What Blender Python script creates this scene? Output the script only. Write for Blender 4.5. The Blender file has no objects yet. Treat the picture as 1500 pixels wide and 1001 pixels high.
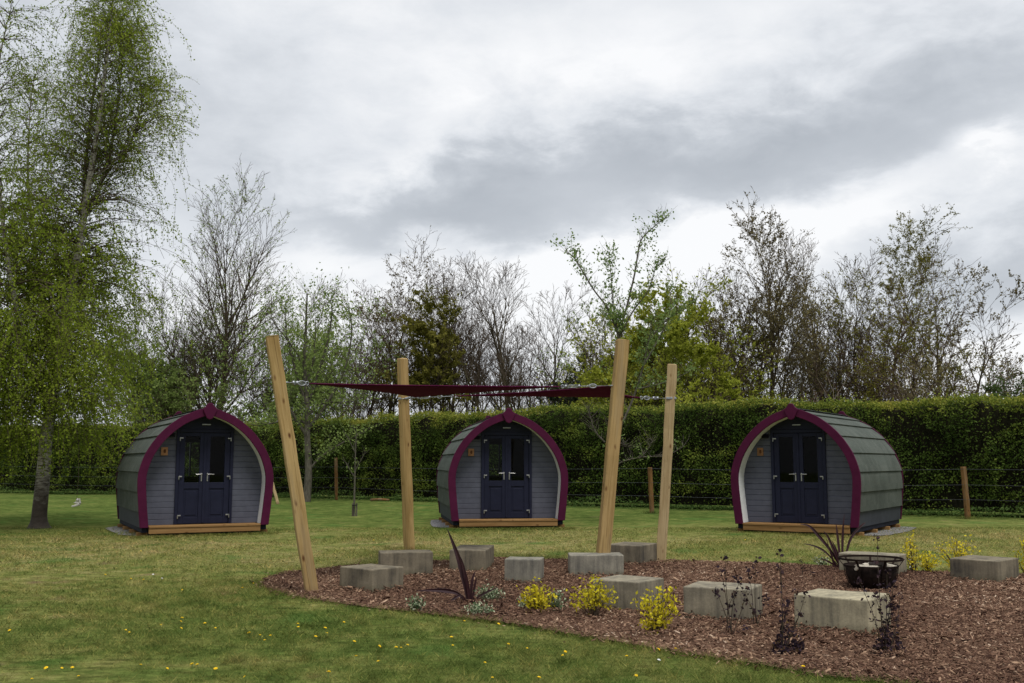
import bpy, bmesh, math, random
import numpy as np
from mathutils import Vector, Matrix

scene = bpy.context.scene
COL = scene.collection
rnd = random.Random(7)
NR = np.random.default_rng(11)

# ------------------------------------------------------------------ camera geometry
F = 1500.0; PITCH = 0.1175; EYE = 1.5
CP, SP = math.cos(PITCH), math.sin(PITCH)
def ray(px, py):
    x = (px - 750.0) / F; u = (500.5 - py) / F
    return Vector((x, CP - u * SP, SP + u * CP))
def G(px, py, z=0.0):
    d = ray(px, py); t = (z - EYE) / d.z
    return Vector((d.x * t, d.y * t, z))
def AT(px, py, Y):
    d = ray(px, py); t = Y / d.y
    return Vector((d.x * t, Y, EYE + d.z * t))

# ------------------------------------------------------------------ object helpers
def tag(o, label=None, cat=None, group=None, kind=None):
    if label: o['label'] = label
    if cat: o['category'] = cat
    if group: o['group'] = group
    if kind: o['kind'] = kind
    return o
def empty(name, loc, rz=0.0):
    o = bpy.data.objects.new(name, None); COL.objects.link(o)
    o.location = loc; o.rotation_euler = (0, 0, rz); o.empty_display_size = .2
    return o
def link(name, me, mat, parent=None, smooth=False):
    o = bpy.data.objects.new(name, me); COL.objects.link(o)
    if mat is not None: me.materials.append(mat)
    if parent is not None: o.parent = parent
    if smooth:
        me.polygons.foreach_set('use_smooth', [True] * len(me.polygons))
    return o
def npmesh(name, V, Fq, tint=None, loops=4):
    """V (n,3), Fq (m,loops)"""
    me = bpy.data.meshes.new(name)
    V = np.ascontiguousarray(V, dtype=np.float32); Fq = np.ascontiguousarray(Fq, dtype=np.int32)
    me.vertices.add(len(V)); me.vertices.foreach_set('co', V.ravel())
    me.loops.add(Fq.size); me.loops.foreach_set('vertex_index', Fq.ravel())
    me.polygons.add(len(Fq))
    me.polygons.foreach_set('loop_start', np.arange(0, Fq.size, loops, dtype=np.int32))
    if tint is not None:
        a = me.attributes.new('tint', 'FLOAT', 'FACE')
        a.data.foreach_set('value', np.ascontiguousarray(tint, dtype=np.float32))
    me.update(calc_edges=True); me.validate()
    return me
class MB:
    def __init__(s): s.v = []; s.f = []; s.uv = []
    def add(s, vs, fs, uvs=None):
        b = len(s.v); s.v += [tuple(v) for v in vs]
        for i, f in enumerate(fs):
            s.f.append([b + k for k in f]); s.uv.append(uvs[i] if uvs else None)
    def box(s, c, d, rz=0, rx=0, ry=0):
        R = Matrix.Rotation(rz, 3, 'Z') @ Matrix.Rotation(ry, 3, 'Y') @ Matrix.Rotation(rx, 3, 'X')
        vs = [Vector(c) + R @ Vector((sx * d[0] / 2, sy * d[1] / 2, sz * d[2] / 2)) for sz in (-1, 1) for sy in (-1, 1) for sx in (-1, 1)]
        s.add(vs, [(0, 2, 3, 1), (4, 5, 7, 6), (0, 1, 5, 4), (2, 6, 7, 3), (0, 4, 6, 2), (1, 3, 7, 5)])
    def bx(s, x0, x1, y0, y1, z0, z1): s.box(((x0 + x1) / 2, (y0 + y1) / 2, (z0 + z1) / 2), (x1 - x0, y1 - y0, z1 - z0))
    def prism(s, poly, y0, y1):
        """poly of (x,z), counter-clockwise seen from -Y"""
        n = len(poly)
        vs = [(x, y0, z) for x, z in poly] + [(x, y1, z) for x, z in poly]
        s.add(vs, [tuple(range(n)), tuple(range(2 * n - 1, n - 1, -1))] + [(i, i + n, (i + 1) % n + n, (i + 1) % n) for i in range(n)])
    def tube(s, pts, rad, n=8, cap=True):
        pts = [Vector(p) for p in pts]
        if not isinstance(rad, (list, tuple)): rad = [rad] * len(pts)
        vs = []; ref = None
        for i, p in enumerate(pts):
            d = (pts[min(i + 1, len(pts) - 1)] - pts[max(i - 1, 0)]).normalized()
            if ref is None: ref = d.orthogonal().normalized()
            ref = (ref - d * ref.dot(d)).normalized(); b = d.cross(ref)
            for k in range(n):
                a = 2 * math.pi * k / n
                vs.append(p + (ref * math.cos(a) + b * math.sin(a)) * rad[i])
        fs = [(i * n + k, i * n + (k + 1) % n, (i + 1) * n + (k + 1) % n, (i + 1) * n + k) for i in range(len(pts) - 1) for k in range(n)]
        if cap: fs += [tuple(range(n - 1, -1, -1)), tuple((len(pts) - 1) * n + k for k in range(n))]
        s.add(vs, fs)
    def lathe(s, prof, n=28, c=(0, 0, 0)):
        vs = [(c[0] + r * math.cos(2 * math.pi * k / n), c[1] + r * math.sin(2 * math.pi * k / n), c[2] + z) for r, z in prof for k in range(n)]
        s.add(vs, [(i * n + k, i * n + (k + 1) % n, (i + 1) * n + (k + 1) % n, (i + 1) * n + k) for i in range(len(prof) - 1) for k in range(n)])
    def torus(s, c, R, r, n=28, m=8, M=None):
        vs = []
        for i in range(n):
            a = 2 * math.pi * i / n
            for j in range(m):
                b = 2 * math.pi * j / m
                p = Vector(((R + r * math.cos(b)) * math.cos(a), (R + r * math.cos(b)) * math.sin(a), r * math.sin(b)))
                if M is not None: p = M @ p
                vs.append(Vector(c) + p)
        s.add(vs, [(i * m + j, ((i + 1) % n) * m + j, ((i + 1) % n) * m + (j + 1) % m, i * m + (j + 1) % m) for i in range(n) for j in range(m)])
    def build(s, name, mat, parent=None, bevel=0, smooth=False, segs=2):
        me = bpy.data.meshes.new(name); me.from_pydata(s.v, [], s.f)
        if any(s.uv):
            ul = me.uv_layers.new(name='UVMap'); k = 0
            for f, u in zip(s.f, s.uv):
                for j in range(len(f)):
                    if u: ul.data[k].uv = u[j]
                    k += 1
        me.update()
        bm = bmesh.new(); bm.from_mesh(me); bmesh.ops.recalc_face_normals(bm, faces=bm.faces); bm.to_mesh(me); bm.free()
        o = link(name, me, mat, parent, smooth)
        if bevel:
            m = o.modifiers.new('bevel', 'BEVEL'); m.width = bevel; m.segments = segs; m.limit_method = 'ANGLE'; m.angle_limit = math.radians(35)
        return o
def kids(o): return [c for c in list(COL.objects) if c.parent == o]
def copy_tree(o, parent=None):
    c = o.copy(); COL.objects.link(c)
    if parent is not None: c.parent = parent
    for ch in kids(o): copy_tree(ch, c)
    return c

# ------------------------------------------------------------------ node helpers
class NT:
    def __init__(s, name):
        s.m = bpy.data.materials.new(name); s.m.use_nodes = True; s.t = s.m.node_tree
        s.b = s.t.nodes['Principled BSDF']; s.out = s.t.nodes['Material Output']
    def n(s, t, **k):
        x = s.t.nodes.new(t)
        for a, v in k.items():
            if a.startswith('i_'):
                key = a[2:]
                x.inputs[int(key) if key.isdigit() else key.replace('_', ' ')].default_value = v
            else: setattr(x, a, v)
        return x
    def l(s, a, b): s.t.links.new(a, b); return s
    def coord(s, scale=(1, 1, 1), which='Object', rot=(0, 0, 0)):
        tc = s.n('ShaderNodeTexCoord'); mp = s.n('ShaderNodeMapping')
        mp.inputs['Scale'].default_value = scale; mp.inputs['Rotation'].default_value = rot
        s.l(tc.outputs[which], mp.inputs[0]); return mp.outputs[0]
    def noise(s, vec, scale, detail=4, rough=.6, dist=0):
        x = s.n('ShaderNodeTexNoise'); x.inputs['Scale'].default_value = scale; x.inputs['Detail'].default_value = detail
        x.inputs['Roughness'].default_value = rough; x.inputs['Distortion'].default_value = dist
        if vec is not None: s.l(vec, x.inputs['Vector'])
        return x.outputs[0]
    def ramp(s, fac, stops, interp='LINEAR'):
        x = s.n('ShaderNodeValToRGB'); e = x.color_ramp.elements; x.color_ramp.interpolation = interp
        while len(e) < len(stops): e.new(.5)
        for q, (p, c) in zip(e, stops):
            q.position = p; q.color = (c[0], c[1], c[2], 1) if not isinstance(c, (int, float)) else (c, c, c, 1)
        s.l(fac, x.inputs[0]); return x.outputs[0]
    def mix(s, fac, a, b, mode='MIX'):
        x = s.n('ShaderNodeMix'); x.data_type = 'RGBA'; x.blend_type = mode
        for sock, v in ((x.inputs[0], fac), (x.inputs[6], a), (x.inputs[7], b)):
            if hasattr(v, 'links'): s.l(v, sock)
            elif isinstance(v, (int, float)): sock.default_value = v
            else: sock.default_value = (*v, 1)
        return x.outputs[2]
    def math(s, op, a, b=None, c=None):
        x = s.n('ShaderNodeMath'); x.operation = op
        for i, v in enumerate((a, b, c)):
            if v is None: continue
            if hasattr(v, 'links'): s.l(v, x.inputs[i])
            else: x.inputs[i].default_value = v
        return x.outputs[0]
    def bump(s, h, strength=.4, dist=.01):
        x = s.n('ShaderNodeBump'); x.inputs['Strength'].default_value = strength; x.inputs['Distance'].default_value = dist
        s.l(h, x.inputs['Height']); s.l(x.outputs[0], s.b.inputs['Normal'])
    def base(s, c):
        if hasattr(c, 'links'): s.l(c, s.b.inputs['Base Color'])
        else: s.b.inputs['Base Color'].default_value = (*c, 1)
        return s
    def rough(s, r, spec=.3, metal=0):
        if hasattr(r, 'links'): s.l(r, s.b.inputs['Roughness'])
        else: s.b.inputs['Roughness'].default_value = r
        s.b.inputs['Specular IOR Level'].default_value = spec; s.b.inputs['Metallic'].default_value = metal
        return s

def painted(name, c, var=.18, rough=.6, spec=.10, scale=6):
    t = NT(name); oi = t.n('ShaderNodeObjectInfo'); va = t.n('ShaderNodeVectorMath'); va.operation = 'ADD'; cx = t.n('ShaderNodeCombineXYZ')
    t.l(t.math('MULTIPLY', oi.outputs['Random'], 31.), cx.inputs[0]); t.l(t.coord(), va.inputs[0]); t.l(cx.outputs[0], va.inputs[1]); v = va.outputs[0]
    n = t.math('ADD', t.math('MULTIPLY', t.noise(v, scale, 5), .5), t.math('MULTIPLY', t.noise(v, 1.3, 5, .65), .5)); n2 = t.noise(t.coord((3, 3, 40)), 6, 3)
    k = t.ramp(n, [(.36, 1 - var * 1.3), (.64, 1 + var * 1.2)])
    col = t.mix(1.0, tuple(c), k, 'MULTIPLY'); t.base(col).rough(rough, spec)
    t.bump(n2, .12, .004); return t.m
def leafmat(name, stops, trans=.35, rough=.55):
    t = NT(name); a = t.n('ShaderNodeAttribute'); a.attribute_name = 'tint'
    col = t.ramp(a.outputs['Fac'], stops); t.base(col).rough(.75, .06)
    tr = t.n('ShaderNodeBsdfTranslucent'); t.l(col, tr.inputs[0])
    mx = t.n('ShaderNodeMixShader'); mx.inputs[0].default_value = trans
    t.l(t.b.outputs[0], mx.inputs[1]); t.l(tr.outputs[0], mx.inputs[2]); t.l(mx.outputs[0], t.out.inputs[0])
    return t.m
def barkmat(name, a, b, scale=14):
    t = NT(name); n = t.noise(t.coord((1, 1, .35)), scale, 5, .65)
    t.base(t.ramp(n, [(.35, a), (.65, b)])).rough(.95, .02); t.bump(n, .6, .02); return t.m

# ------------------------------------------------------------------ materials
def m_birch_bark():
    t = NT('birch_bark'); v = t.coord()
    sp = t.n('ShaderNodeSeparateXYZ'); t.l(v, sp.inputs[0])
    n = t.noise(t.coord((2.5, 2.5, 9)), 3.0, 5, .6); n2 = t.noise(t.coord((1, 1, 2)), 5, 4)
    dark = t.ramp(n, [(.40, 1), (.55, 0)])
    low = t.ramp(t.math('ADD', t.math('MULTIPLY', sp.outputs[2], .5), t.math('MULTIPLY', n2, .5)), [(.55, .0), (1.0, 1.)])
    white = t.mix(dark, (.48, .45, .41), (.09, .075, .065))
    t.base(t.mix(low, t.mix(n2, (.03, .024, .02), (.11, .09, .075)), white)).rough(.8, .15); t.bump(n, .6, .02); return t.m
BIRCH = m_birch_bark()
BARK = barkmat('dark_bark', (.045, .036, .027), (.115, .092, .068))
BARKG = barkmat('grey_bark', (.07, .062, .05), (.16, .145, .115))
BARKO = barkmat('olive_bark', (.05, .043, .025), (.12, .105, .06))
TWIG = barkmat('twig_bark', (.07, .052, .038), (.14, .108, .08), 3)
TWIGR = barkmat('reddish_twig_bark', (.07, .045, .034), (.13, .088, .066), 3)
PALEBARK = barkmat('pale_slender_bark', (.28, .22, .18), (.45, .38, .32), 6)
LEAF_BIRCH = leafmat('birch_leaf', [(0, (0.1317, 0.1801, 0.0186)), (0.5, (0.2393, 0.3176, 0.0341)), (1, (0.4307, 0.4871, 0.0697))], 0.45)
LEAF_SPRING = leafmat('spring_leaf', [(0, (0.1394, 0.1954, 0.0535)), (0.5, (0.2418, 0.3254, 0.0891)), (1, (0.3906, 0.465, 0.1516))], 0.45)
LEAF_YGREEN = leafmat('yellow_green_leaf', [(0, (0.18, 0.2128, 0.0269)), (0.5, (0.336, 0.3696, 0.0461)), (1, (0.528, 0.5264, 0.0864))], 0.45)
LEAF_OLIVE = leafmat('olive_leaf', [(0, (0.108, 0.1087, 0.0216)), (0.5, (0.198, 0.1875, 0.036)), (1, (0.306, 0.2812, 0.063))], 0.4)
LEAF_BUD = leafmat('brown_bud', [(0, (0.0975, 0.0819, 0.0423)), (0.5, (0.1755, 0.1456, 0.0676)), (1, (0.273, 0.2366, 0.1014))], 0.3)
LEAF_DARK = leafmat('dark_evergreen_leaf', [(0, (0.0144, 0.024, 0.0144)), (0.5, (0.0312, 0.0456, 0.024)), (1, (0.06, 0.072, 0.0336))], 0.2)
LEAF_ROWAN = leafmat('rowan_leaf', [(0, (0.105, 0.165, 0.045)), (0.5, (0.195, 0.285, 0.0825)), (1, (0.345, 0.42, 0.165))], 0.45)
LEAF_YELLOW = leafmat('golden_leaf', [(0, (.34, .32, .02)), (.5, (.62, .54, .03)), (1, (.85, .68, .05))], .3)
LEAF_VARIEG = leafmat('variegated_leaf', [(0, (.045, .085, .035)), (.45, (.12, .19, .09)), (.6, (.40, .46, .28)), (1, (.62, .64, .46))], .25)
LEAF_PURPLE = leafmat('purple_leaf', [(0, (.022, .016, .024)), (.55, (.045, .028, .038)), (.85, (.075, .045, .045)), (1, (.13, .085, .02))], .2, .4)
LEAF_WEED = leafmat('weed_leaf', [(0, (0.042, 0.077, 0.0196)), (0.5, (0.084, 0.14, 0.035)), (1, (0.154, 0.21, 0.07))], 0.4)

def m_hedge_leaf():
    t = NT('hedge_leaf'); a = t.n('ShaderNodeAttribute'); a.attribute_name = 'tint'
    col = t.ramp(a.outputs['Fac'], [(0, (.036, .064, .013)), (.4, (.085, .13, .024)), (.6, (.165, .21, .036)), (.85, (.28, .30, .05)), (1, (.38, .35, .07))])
    t.base(col).rough(.75, .06)
    tr = t.n('ShaderNodeBsdfTranslucent'); t.l(col, tr.inputs[0])
    mx = t.n('ShaderNodeMixShader'); mx.inputs[0].default_value = .3
    t.l(t.b.outputs[0], mx.inputs[1]); t.l(tr.outputs[0], mx.inputs[2]); t.l(mx.outputs[0], t.out.inputs[0]); return t.m
HEDGE_LEAF = m_hedge_leaf()
HEDGE_CORE = barkmat('hedge_twig_core', (.008, .009, .005), (.022, .02, .012), 8)

def grass_colour(t, vec):
    big = t.noise(vec, .35, 4, .55)
    mpn = t.n('ShaderNodeMapping'); mpn.inputs['Scale'].default_value = (.25, 1.6, 1); t.l(vec, mpn.inputs[0])
    band = t.noise(mpn.outputs[0], .8, 5, .6, .4)
    mid = t.noise(vec, 2.2, 5, .65); fine = t.noise(vec, 16, 5, .7)
    sp = t.n('ShaderNodeSeparateXYZ'); t.l(vec, sp.inputs[0])
    wob = t.math('ADD', sp.outputs[1], t.math('MULTIPLY', t.math('SUBTRACT', band, .5), 3.2))
    wob = t.math('ADD', wob, t.math('MULTIPLY', t.math('SUBTRACT', mid, .5), 1.2))
    wob = t.math('SUBTRACT', wob, t.math('MULTIPLY', sp.outputs[0], .12))
    dry = t.ramp(t.math('DIVIDE', wob, 40.0), [(.20, .30), (.27, .26), (.335, .50), (.50, .62), (.60, .40), (.70, .14), (1, .14)])
    k = t.math('ADD', t.math('MULTIPLY', t.math('SUBTRACT', big, .5), .8), t.math('MULTIPLY', t.math('SUBTRACT', mid, .5), 1.5))
    f = t.math('ADD', dry, k)
    col = t.ramp(f, [(0, (.068, .100, .024)), (.22, (.112, .148, .037)), (.5, (.188, .198, .060)), (.75, (.27, .245, .098)), (1, (.33, .27, .13))])
    mpc = t.n('ShaderNodeMapping'); mpc.inputs['Scale'].default_value = (4.5, 9, 1); t.l(vec, mpc.inputs[0])  # clumpy mottling; shade in the gaps between tufts is mixed into the colour
    fm = t.math('MULTIPLY', t.ramp(fine, [(.3, .72), (.7, 1.25)]), t.ramp(t.noise(mpc.outputs[0], 1.0, 4, .6), [(.33, .55), (.5, 1.0), (.68, 1.3)]))
    col = t.mix(1.0, col, fm, 'MULTIPLY')
    # bare brown spots and bright clover patches
    spot = t.ramp(t.noise(vec, 1.1, 3, .5), [(.665, 0), (.73, .75)])
    col = t.mix(spot, col, (.16, .115, .065))
    clov = t.ramp(t.noise(vec, .8, 2, .4, .3), [(.62, 0), (.70, .6)])
    col = t.mix(clov, col, (.07, .15, .034))
    return col, fine, mid
def m_ground():
    t = NT('lawn_ground'); v = t.coord()
    col, fine, mid = grass_colour(t, v)
    t.base(col).rough(1, 0)
    h = t.math('ADD', t.math('MULTIPLY', t.noise(t.coord((1, .5, 1)), 40, 6, .75), .6), t.math('MULTIPLY', mid, .6))
    t.bump(h, .9, .05); return t.m
def m_blade():
    t = NT('grass_blade'); v = t.coord()
    col, fine, mid = grass_colour(t, v)
    a = t.n('ShaderNodeAttribute'); a.attribute_name = 'tint'
    k = t.ramp(a.outputs['Fac'], [(0, (.55, .65, .5)), (.5, (1.1, 1.1, 1.0)), (.85, (1.7, 1.5, 1.5)), (1, (2.5, 1.9, 2.0))])
    col = t.mix(1.0, col, k, 'MULTIPLY'); t.base(col).rough(.8, .03)
    tr = t.n('ShaderNodeBsdfTranslucent'); t.l(col, tr.inputs[0])
    mx = t.n('ShaderNodeMixShader'); mx.inputs[0].default_value = .35
    t.l(t.b.outputs[0], mx.inputs[1]); t.l(tr.outputs[0], mx.inputs[2]); t.l(mx.outputs[0], t.out.inputs[0]); return t.m
def m_mulch(name, attr):
    t = NT(name)
    if attr:
        a = t.n('ShaderNodeAttribute'); a.attribute_name = 'tint'; f = a.outputs['Fac']
    else:
        f = t.noise(t.coord(), 45, 5, .75)
    col = t.ramp(f, [(0, (.04, .022, .018)), (.3, (.122, .066, .044)), (.6, (.238, .145, .098)), (.82, (.41, .27, .175)), (1, (.62, .48, .36))])
    n = t.noise(t.coord(), 70, 4)
    t.base(t.mix(1.0, col, t.ramp(n, [(.3, .75), (.7, 1.2)]), 'MULTIPLY')).rough(.95, .02)
    if not attr: t.bump(f, 1, .03)
    return t.m
def m_gravel():
    t = NT('grey_gravel'); v = t.n('ShaderNodeTexVoronoi'); v.inputs['Scale'].default_value = 35; t.l(t.coord(), v.inputs['Vector'])
    t.base(t.ramp(v.outputs['Color'], [(.2, (.13, .125, .125)), (.8, (.34, .33, .33))])).rough(.9, .1); t.bump(v.outputs['Distance'], 1, .02); return t.m
def m_concrete():
    t = NT('weathered_concrete'); oi = t.n('ShaderNodeObjectInfo')
    tc = t.n('ShaderNodeTexCoord'); off = t.n('ShaderNodeVectorMath'); off.operation = 'ADD'
    cx = t.n('ShaderNodeCombineXYZ'); t.l(t.math('MULTIPLY', oi.outputs['Random'], 37.), cx.inputs[0]); t.l(t.math('MULTIPLY', oi.outputs['Random'], 91.), cx.inputs[1])
    t.l(tc.outputs['Object'], off.inputs[0]); t.l(cx.outputs[0], off.inputs[1]); v = off.outputs[0]
    def mp(sc):
        m = t.n('ShaderNodeMapping'); m.inputs['Scale'].default_value = sc; t.l(v, m.inputs[0]); return m.outputs[0]
    blot = t.noise(mp((1, 1, 1)), 3.2, 6, .62); streak = t.noise(mp((7, 7, .5)), 2.2, 5, .6); fine = t.noise(v, 60, 5, .7)
    k = t.ramp(t.math('ADD', t.math('MULTIPLY', blot, .55), t.math('MULTIPLY', streak, .45)), [(.34, (.36, .37, .41)), (.46, (.74, .73, .71)), (.60, (1.18, 1.15, 1.08))])
    col = t.mix(1.0, oi.outputs['Color'], k, 'MULTIPLY')
    col = t.mix(1.0, col, t.ramp(fine, [(.3, .82), (.7, 1.12)]), 'MULTIPLY')
    sp = t.n('ShaderNodeSeparateXYZ'); t.l(tc.outputs['Object'], sp.inputs[0])
    # algae and splash dirt near the foot (a stain with its own ragged edge)
    ft = t.math('SUBTRACT', .115, sp.outputs[2]); ft = t.math('MULTIPLY', ft, 9.)
    alg = t.math('MULTIPLY', t.ramp(ft, [(0, 0), (1, 1)]), t.ramp(blot, [(.4, .1), (.6, .75)]))
    col = t.mix(alg, col, (.105, .10, .058))
    vo = t.n('ShaderNodeTexVoronoi'); vo.inputs['Scale'].default_value = 26; t.l(v, vo.inputs['Vector'])
    pit = t.ramp(vo.outputs['Distance'], [(.05, 1), (.16, 0)])
    pit = t.math('MULTIPLY', pit, t.ramp(t.noise(v, 9, 2), [(.5, 0), (.6, .8)]))
    col = t.mix(pit, col, (.09, .088, .08))
    t.base(col).rough(.95, .05)
    t.bump(t.math('SUBTRACT', t.math('ADD', t.math('MULTIPLY', fine, .4), blot), pit), .35, .015); return t.m
def m_post_wood(name, a, b, knot, along='z'):
    t = NT(name); oi = t.n('ShaderNodeObjectInfo')
    tc = t.n('ShaderNodeTexCoord'); off = t.n('ShaderNodeVectorMath'); off.operation = 'ADD'
    cx = t.n('ShaderNodeCombineXYZ'); t.l(t.math('MULTIPLY', oi.outputs['Random'], 23.), cx.inputs[2]); t.l(oi.outputs['Random'], cx.inputs[0])
    t.l(tc.outputs['Object'], off.inputs[0]); t.l(cx.outputs[0], off.inputs[1]); v = off.outputs[0]
    def mp(sc):
        m = t.n('ShaderNodeMapping'); m.inputs['Scale'].default_value = sc if along == 'z' else (sc[2], sc[1], sc[0]); t.l(v, m.inputs[0]); return m.outputs[0]
    g = t.noise(mp((26, 26, .8)), 2.0, 5, .6, .25); big = t.noise(mp((4, 4, .7)), 1.5, 4, .6)
    col = t.ramp(t.math('ADD', t.math('MULTIPLY', g, .5), t.math('MULTIPLY', big, .5)), [(.38, a), (.60, b)])
    vo = t.n('ShaderNodeTexVoronoi'); vo.inputs['Scale'].default_value = 1.0; vo.inputs['Randomness'].default_value = 1
    t.l(mp((11, 11, 4.6)), vo.inputs['Vector'])
    kn = t.ramp(vo.outputs['Distance'], [(.09, 1), (.17, .45), (.25, 0)])
    kn = t.math('MULTIPLY', kn, t.ramp(t.noise(mp((3, 3, 2)), 2, 1), [(.46, 0), (.53, 1)]))
    col = t.mix(kn, col, knot)
    ch = t.ramp(t.noise(mp((60, 60, .55)), 1.2, 3, .5), [(.62, 0), (.68, .6)])
    col = t.mix(ch, col, (a[0] * .35, a[1] * .3, a[2] * .3))
    if along == 'z':
        sz = t.n('ShaderNodeSeparateXYZ'); t.l(tc.outputs['Object'], sz.inputs[0])
        dirt = t.ramp(t.math('ADD', t.math('MULTIPLY', sz.outputs[2], 3.2), t.math('MULTIPLY', big, .9)), [(.35, .6), (.7, 0)]); col = t.mix(dirt, col, (.11, .07, .04))
        grey = t.ramp(t.noise(mp((5, 5, .5)), 1.1, 4, .6), [(.52, 0), (.66, .4)]); col = t.mix(grey, col, (.27, .235, .18))
    t.base(col).rough(.85, .06); t.bump(g, .35, .008); return t.m
def m_shingle():
    t = NT('green_grey_shingle'); tc = t.n('ShaderNodeTexCoord'); sp = t.n('ShaderNodeSeparateXYZ'); t.l(tc.outputs['UV'], sp.inputs[0])
    row = t.math('FLOOR', t.math('MULTIPLY', sp.outputs[1], 4.7)); u = t.math('ADD', t.math('MULTIPLY', sp.outputs[0], 6.2), t.math('MULTIPLY', row, .5))
    ln = t.math('ABSOLUTE', t.math('SUBTRACT', t.math('FRACT', u), .5)); tab = t.ramp(ln, [(.455, 0), (.485, 1)])
    wn = t.n('ShaderNodeTexWhiteNoise'); wn.noise_dimensions = '2D'; cx = t.n('ShaderNodeCombineXYZ'); t.l(t.math('FLOOR', u), cx.inputs[0]); t.l(row, cx.inputs[1]); t.l(cx.outputs[0], wn.inputs['Vector'])
    n = t.noise(t.coord(), 150, 3, .8); n2 = t.noise(t.coord((.5, .5, 1)), 2.2, 4)
    col = t.mix(wn.outputs['Value'], (.088, .102, .089), (.110, .123, .108))
    col = t.mix(t.math('MULTIPLY', tab, .45), col, (.05, .056, .052))
    col = t.mix(1.0, col, t.ramp(n, [(.3, .6), (.7, 1.4)]), 'MULTIPLY')
    col = t.mix(1.0, col, t.ramp(n2, [(.3, .82), (.7, 1.14)]), 'MULTIPLY')
    t.base(col).rough(.97, .04); t.bump(t.math('ADD', n, t.math('MULTIPLY', tab, -1.)), .4, .006); return t.m
def m_glass():
    t = NT('window_glass'); fr = t.n('ShaderNodeFresnel'); fr.inputs[0].default_value = 1.28
    tr = t.n('ShaderNodeBsdfTransparent'); tr.inputs[0].default_value = (.72, .75, .76, 1); gl = t.n('ShaderNodeBsdfGlossy'); gl.inputs['Roughness'].default_value = .03
    mx = t.n('ShaderNodeMixShader'); t.l(fr.outputs[0], mx.inputs[0]); t.l(tr.outputs[0], mx.inputs[1]); t.l(gl.outputs[0], mx.inputs[2]); t.l(mx.outputs[0], t.out.inputs[0]); return t.m
def m_metal(name, c, rough=.35):
    t = NT(name); n = t.noise(t.coord(), 30, 4); t.base(t.mix(1.0, c, t.ramp(n, [(.3, .8), (.7, 1.1)]), 'MULTIPLY')).rough(rough, .5, 1); return t.m
def m_sail():
    t = NT('maroon_sail_fabric'); n = t.noise(t.coord(), 9, 4); w = t.noise(t.coord((1, 1, 1)), 220, 2)
    col = t.mix(1.0, (.105, .014, .056), t.ramp(n, [(.3, .85), (.7, 1.15)]), 'MULTIPLY'); t.base(col).rough(.9, .03); t.bump(w, .2, .002)
    tr = t.n('ShaderNodeBsdfTranslucent'); tr.inputs[0].default_value = (.14, .012, .055, 1)
    mx = t.n('ShaderNodeMixShader'); mx.inputs[0].default_value = .15
    t.l(t.b.outputs[0], mx.inputs[1]); t.l(tr.outputs[0], mx.inputs[2]); t.l(mx.outputs[0], t.out.inputs[0]); return t.m

LAWN = m_ground(); BLADE = m_blade(); MULCH = m_mulch('mulch_bed', False); CHIP = m_mulch('bark_chip', True); GRAVEL = m_gravel(); CONCRETE = m_concrete()
POSTWOOD = m_post_wood('golden_post_wood', (.30, .195, .075), (.47, .325, .145), (.12, .055, .022))
POSTPALE = m_post_wood('pale_post_wood', (.38, .275, .14), (.54, .42, .235), (.17, .08, .03))
STAKEWOOD = m_post_wood('orange_stake_wood', (.15, .075, .028), (.23, .125, .05), (.08, .04, .02))
DECKWOOD = m_post_wood('deck_timber', (.23, .125, .048), (.34, .20, .085), (.12, .06, .024), 'x')
SHINGLE = m_shingle(); GLASS = m_glass(); SAIL = m_sail()
MAROON = painted('maroon_paint', (.072, .0095, .036), .14, .6, .08)
NAVY = painted('navy_paint', (.0165, .0185, .038), .12, .5, .12)
WALLGREY = painted('blue_grey_paint', (.096, .101, .132), .14, .6)
SKIRT = painted('skirt_grey_paint', (.05, .055, .068), .14, .6)
WHITE = painted('white_lining_paint', (.74, .76, .77), .06, .6)
INNER = painted('interior_ply', (.03, .026, .022), .15, .7)
PLINTH = painted('dark_plinth', (.016, .018, .028), .2, .7)
BLACKP = painted('black_plastic', (.008, .008, .012), .1, .5)
PLAQUE = painted('plaque_wood', (.32, .16, .075), .25, .7, .3, 14)
PLAQUEMARK = painted('burnt_mark', (.11, .045, .02), .2, .8)
STEEL = m_metal('satin_steel', (.5, .5, .5), .38)
GALV = m_metal('galvanised_steel', (.40, .42, .45), .5)
WIREM = m_metal('fence_wire', (.16, .165, .18), .6)
IRON = painted('blackened_iron', (.024, .016, .013), .5, .85, .08, 20)
ASHWOOD = painted('ashen_wood', (.40, .36, .29), .3, .9, .1, 18)
CHARWOOD = painted('charred_wood', (.035, .028, .024), .35, .9, .1, 18)
PETAL = painted('dandelion_yellow', (.85, .55, .02), .12, .6)
PETALW = painted('daisy_white', (.75, .75, .72), .05, .6)
STALK = painted('flower_stalk', (.10, .16, .05), .15, .6)
RAG = painted('white_rag', (.62, .6, .56), .1, .8)
TAGW = painted('white_plastic', (.8, .8, .8), .03, .4)
PHORM = painted('purple_strap_leaf', (.042, .016, .02), .35, .35, .4, 9)

# ------------------------------------------------------------------ noise
def sn(P, scale, seed=0, octs=3):
    r = np.random.default_rng(seed); P = np.asarray(P, float); out = np.zeros(len(P)); amp = 1; tot = 0
    for o in range(octs):
        for k in range(5):
            d = r.normal(size=P.shape[1]); d /= np.linalg.norm(d)
            out += amp * np.sin(P @ d * scale * (.7 + .6 * r.random()) + r.random() * 6.28) / 2.2
        tot += amp; amp *= .55; scale *= 2.1
    return out / tot

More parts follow.
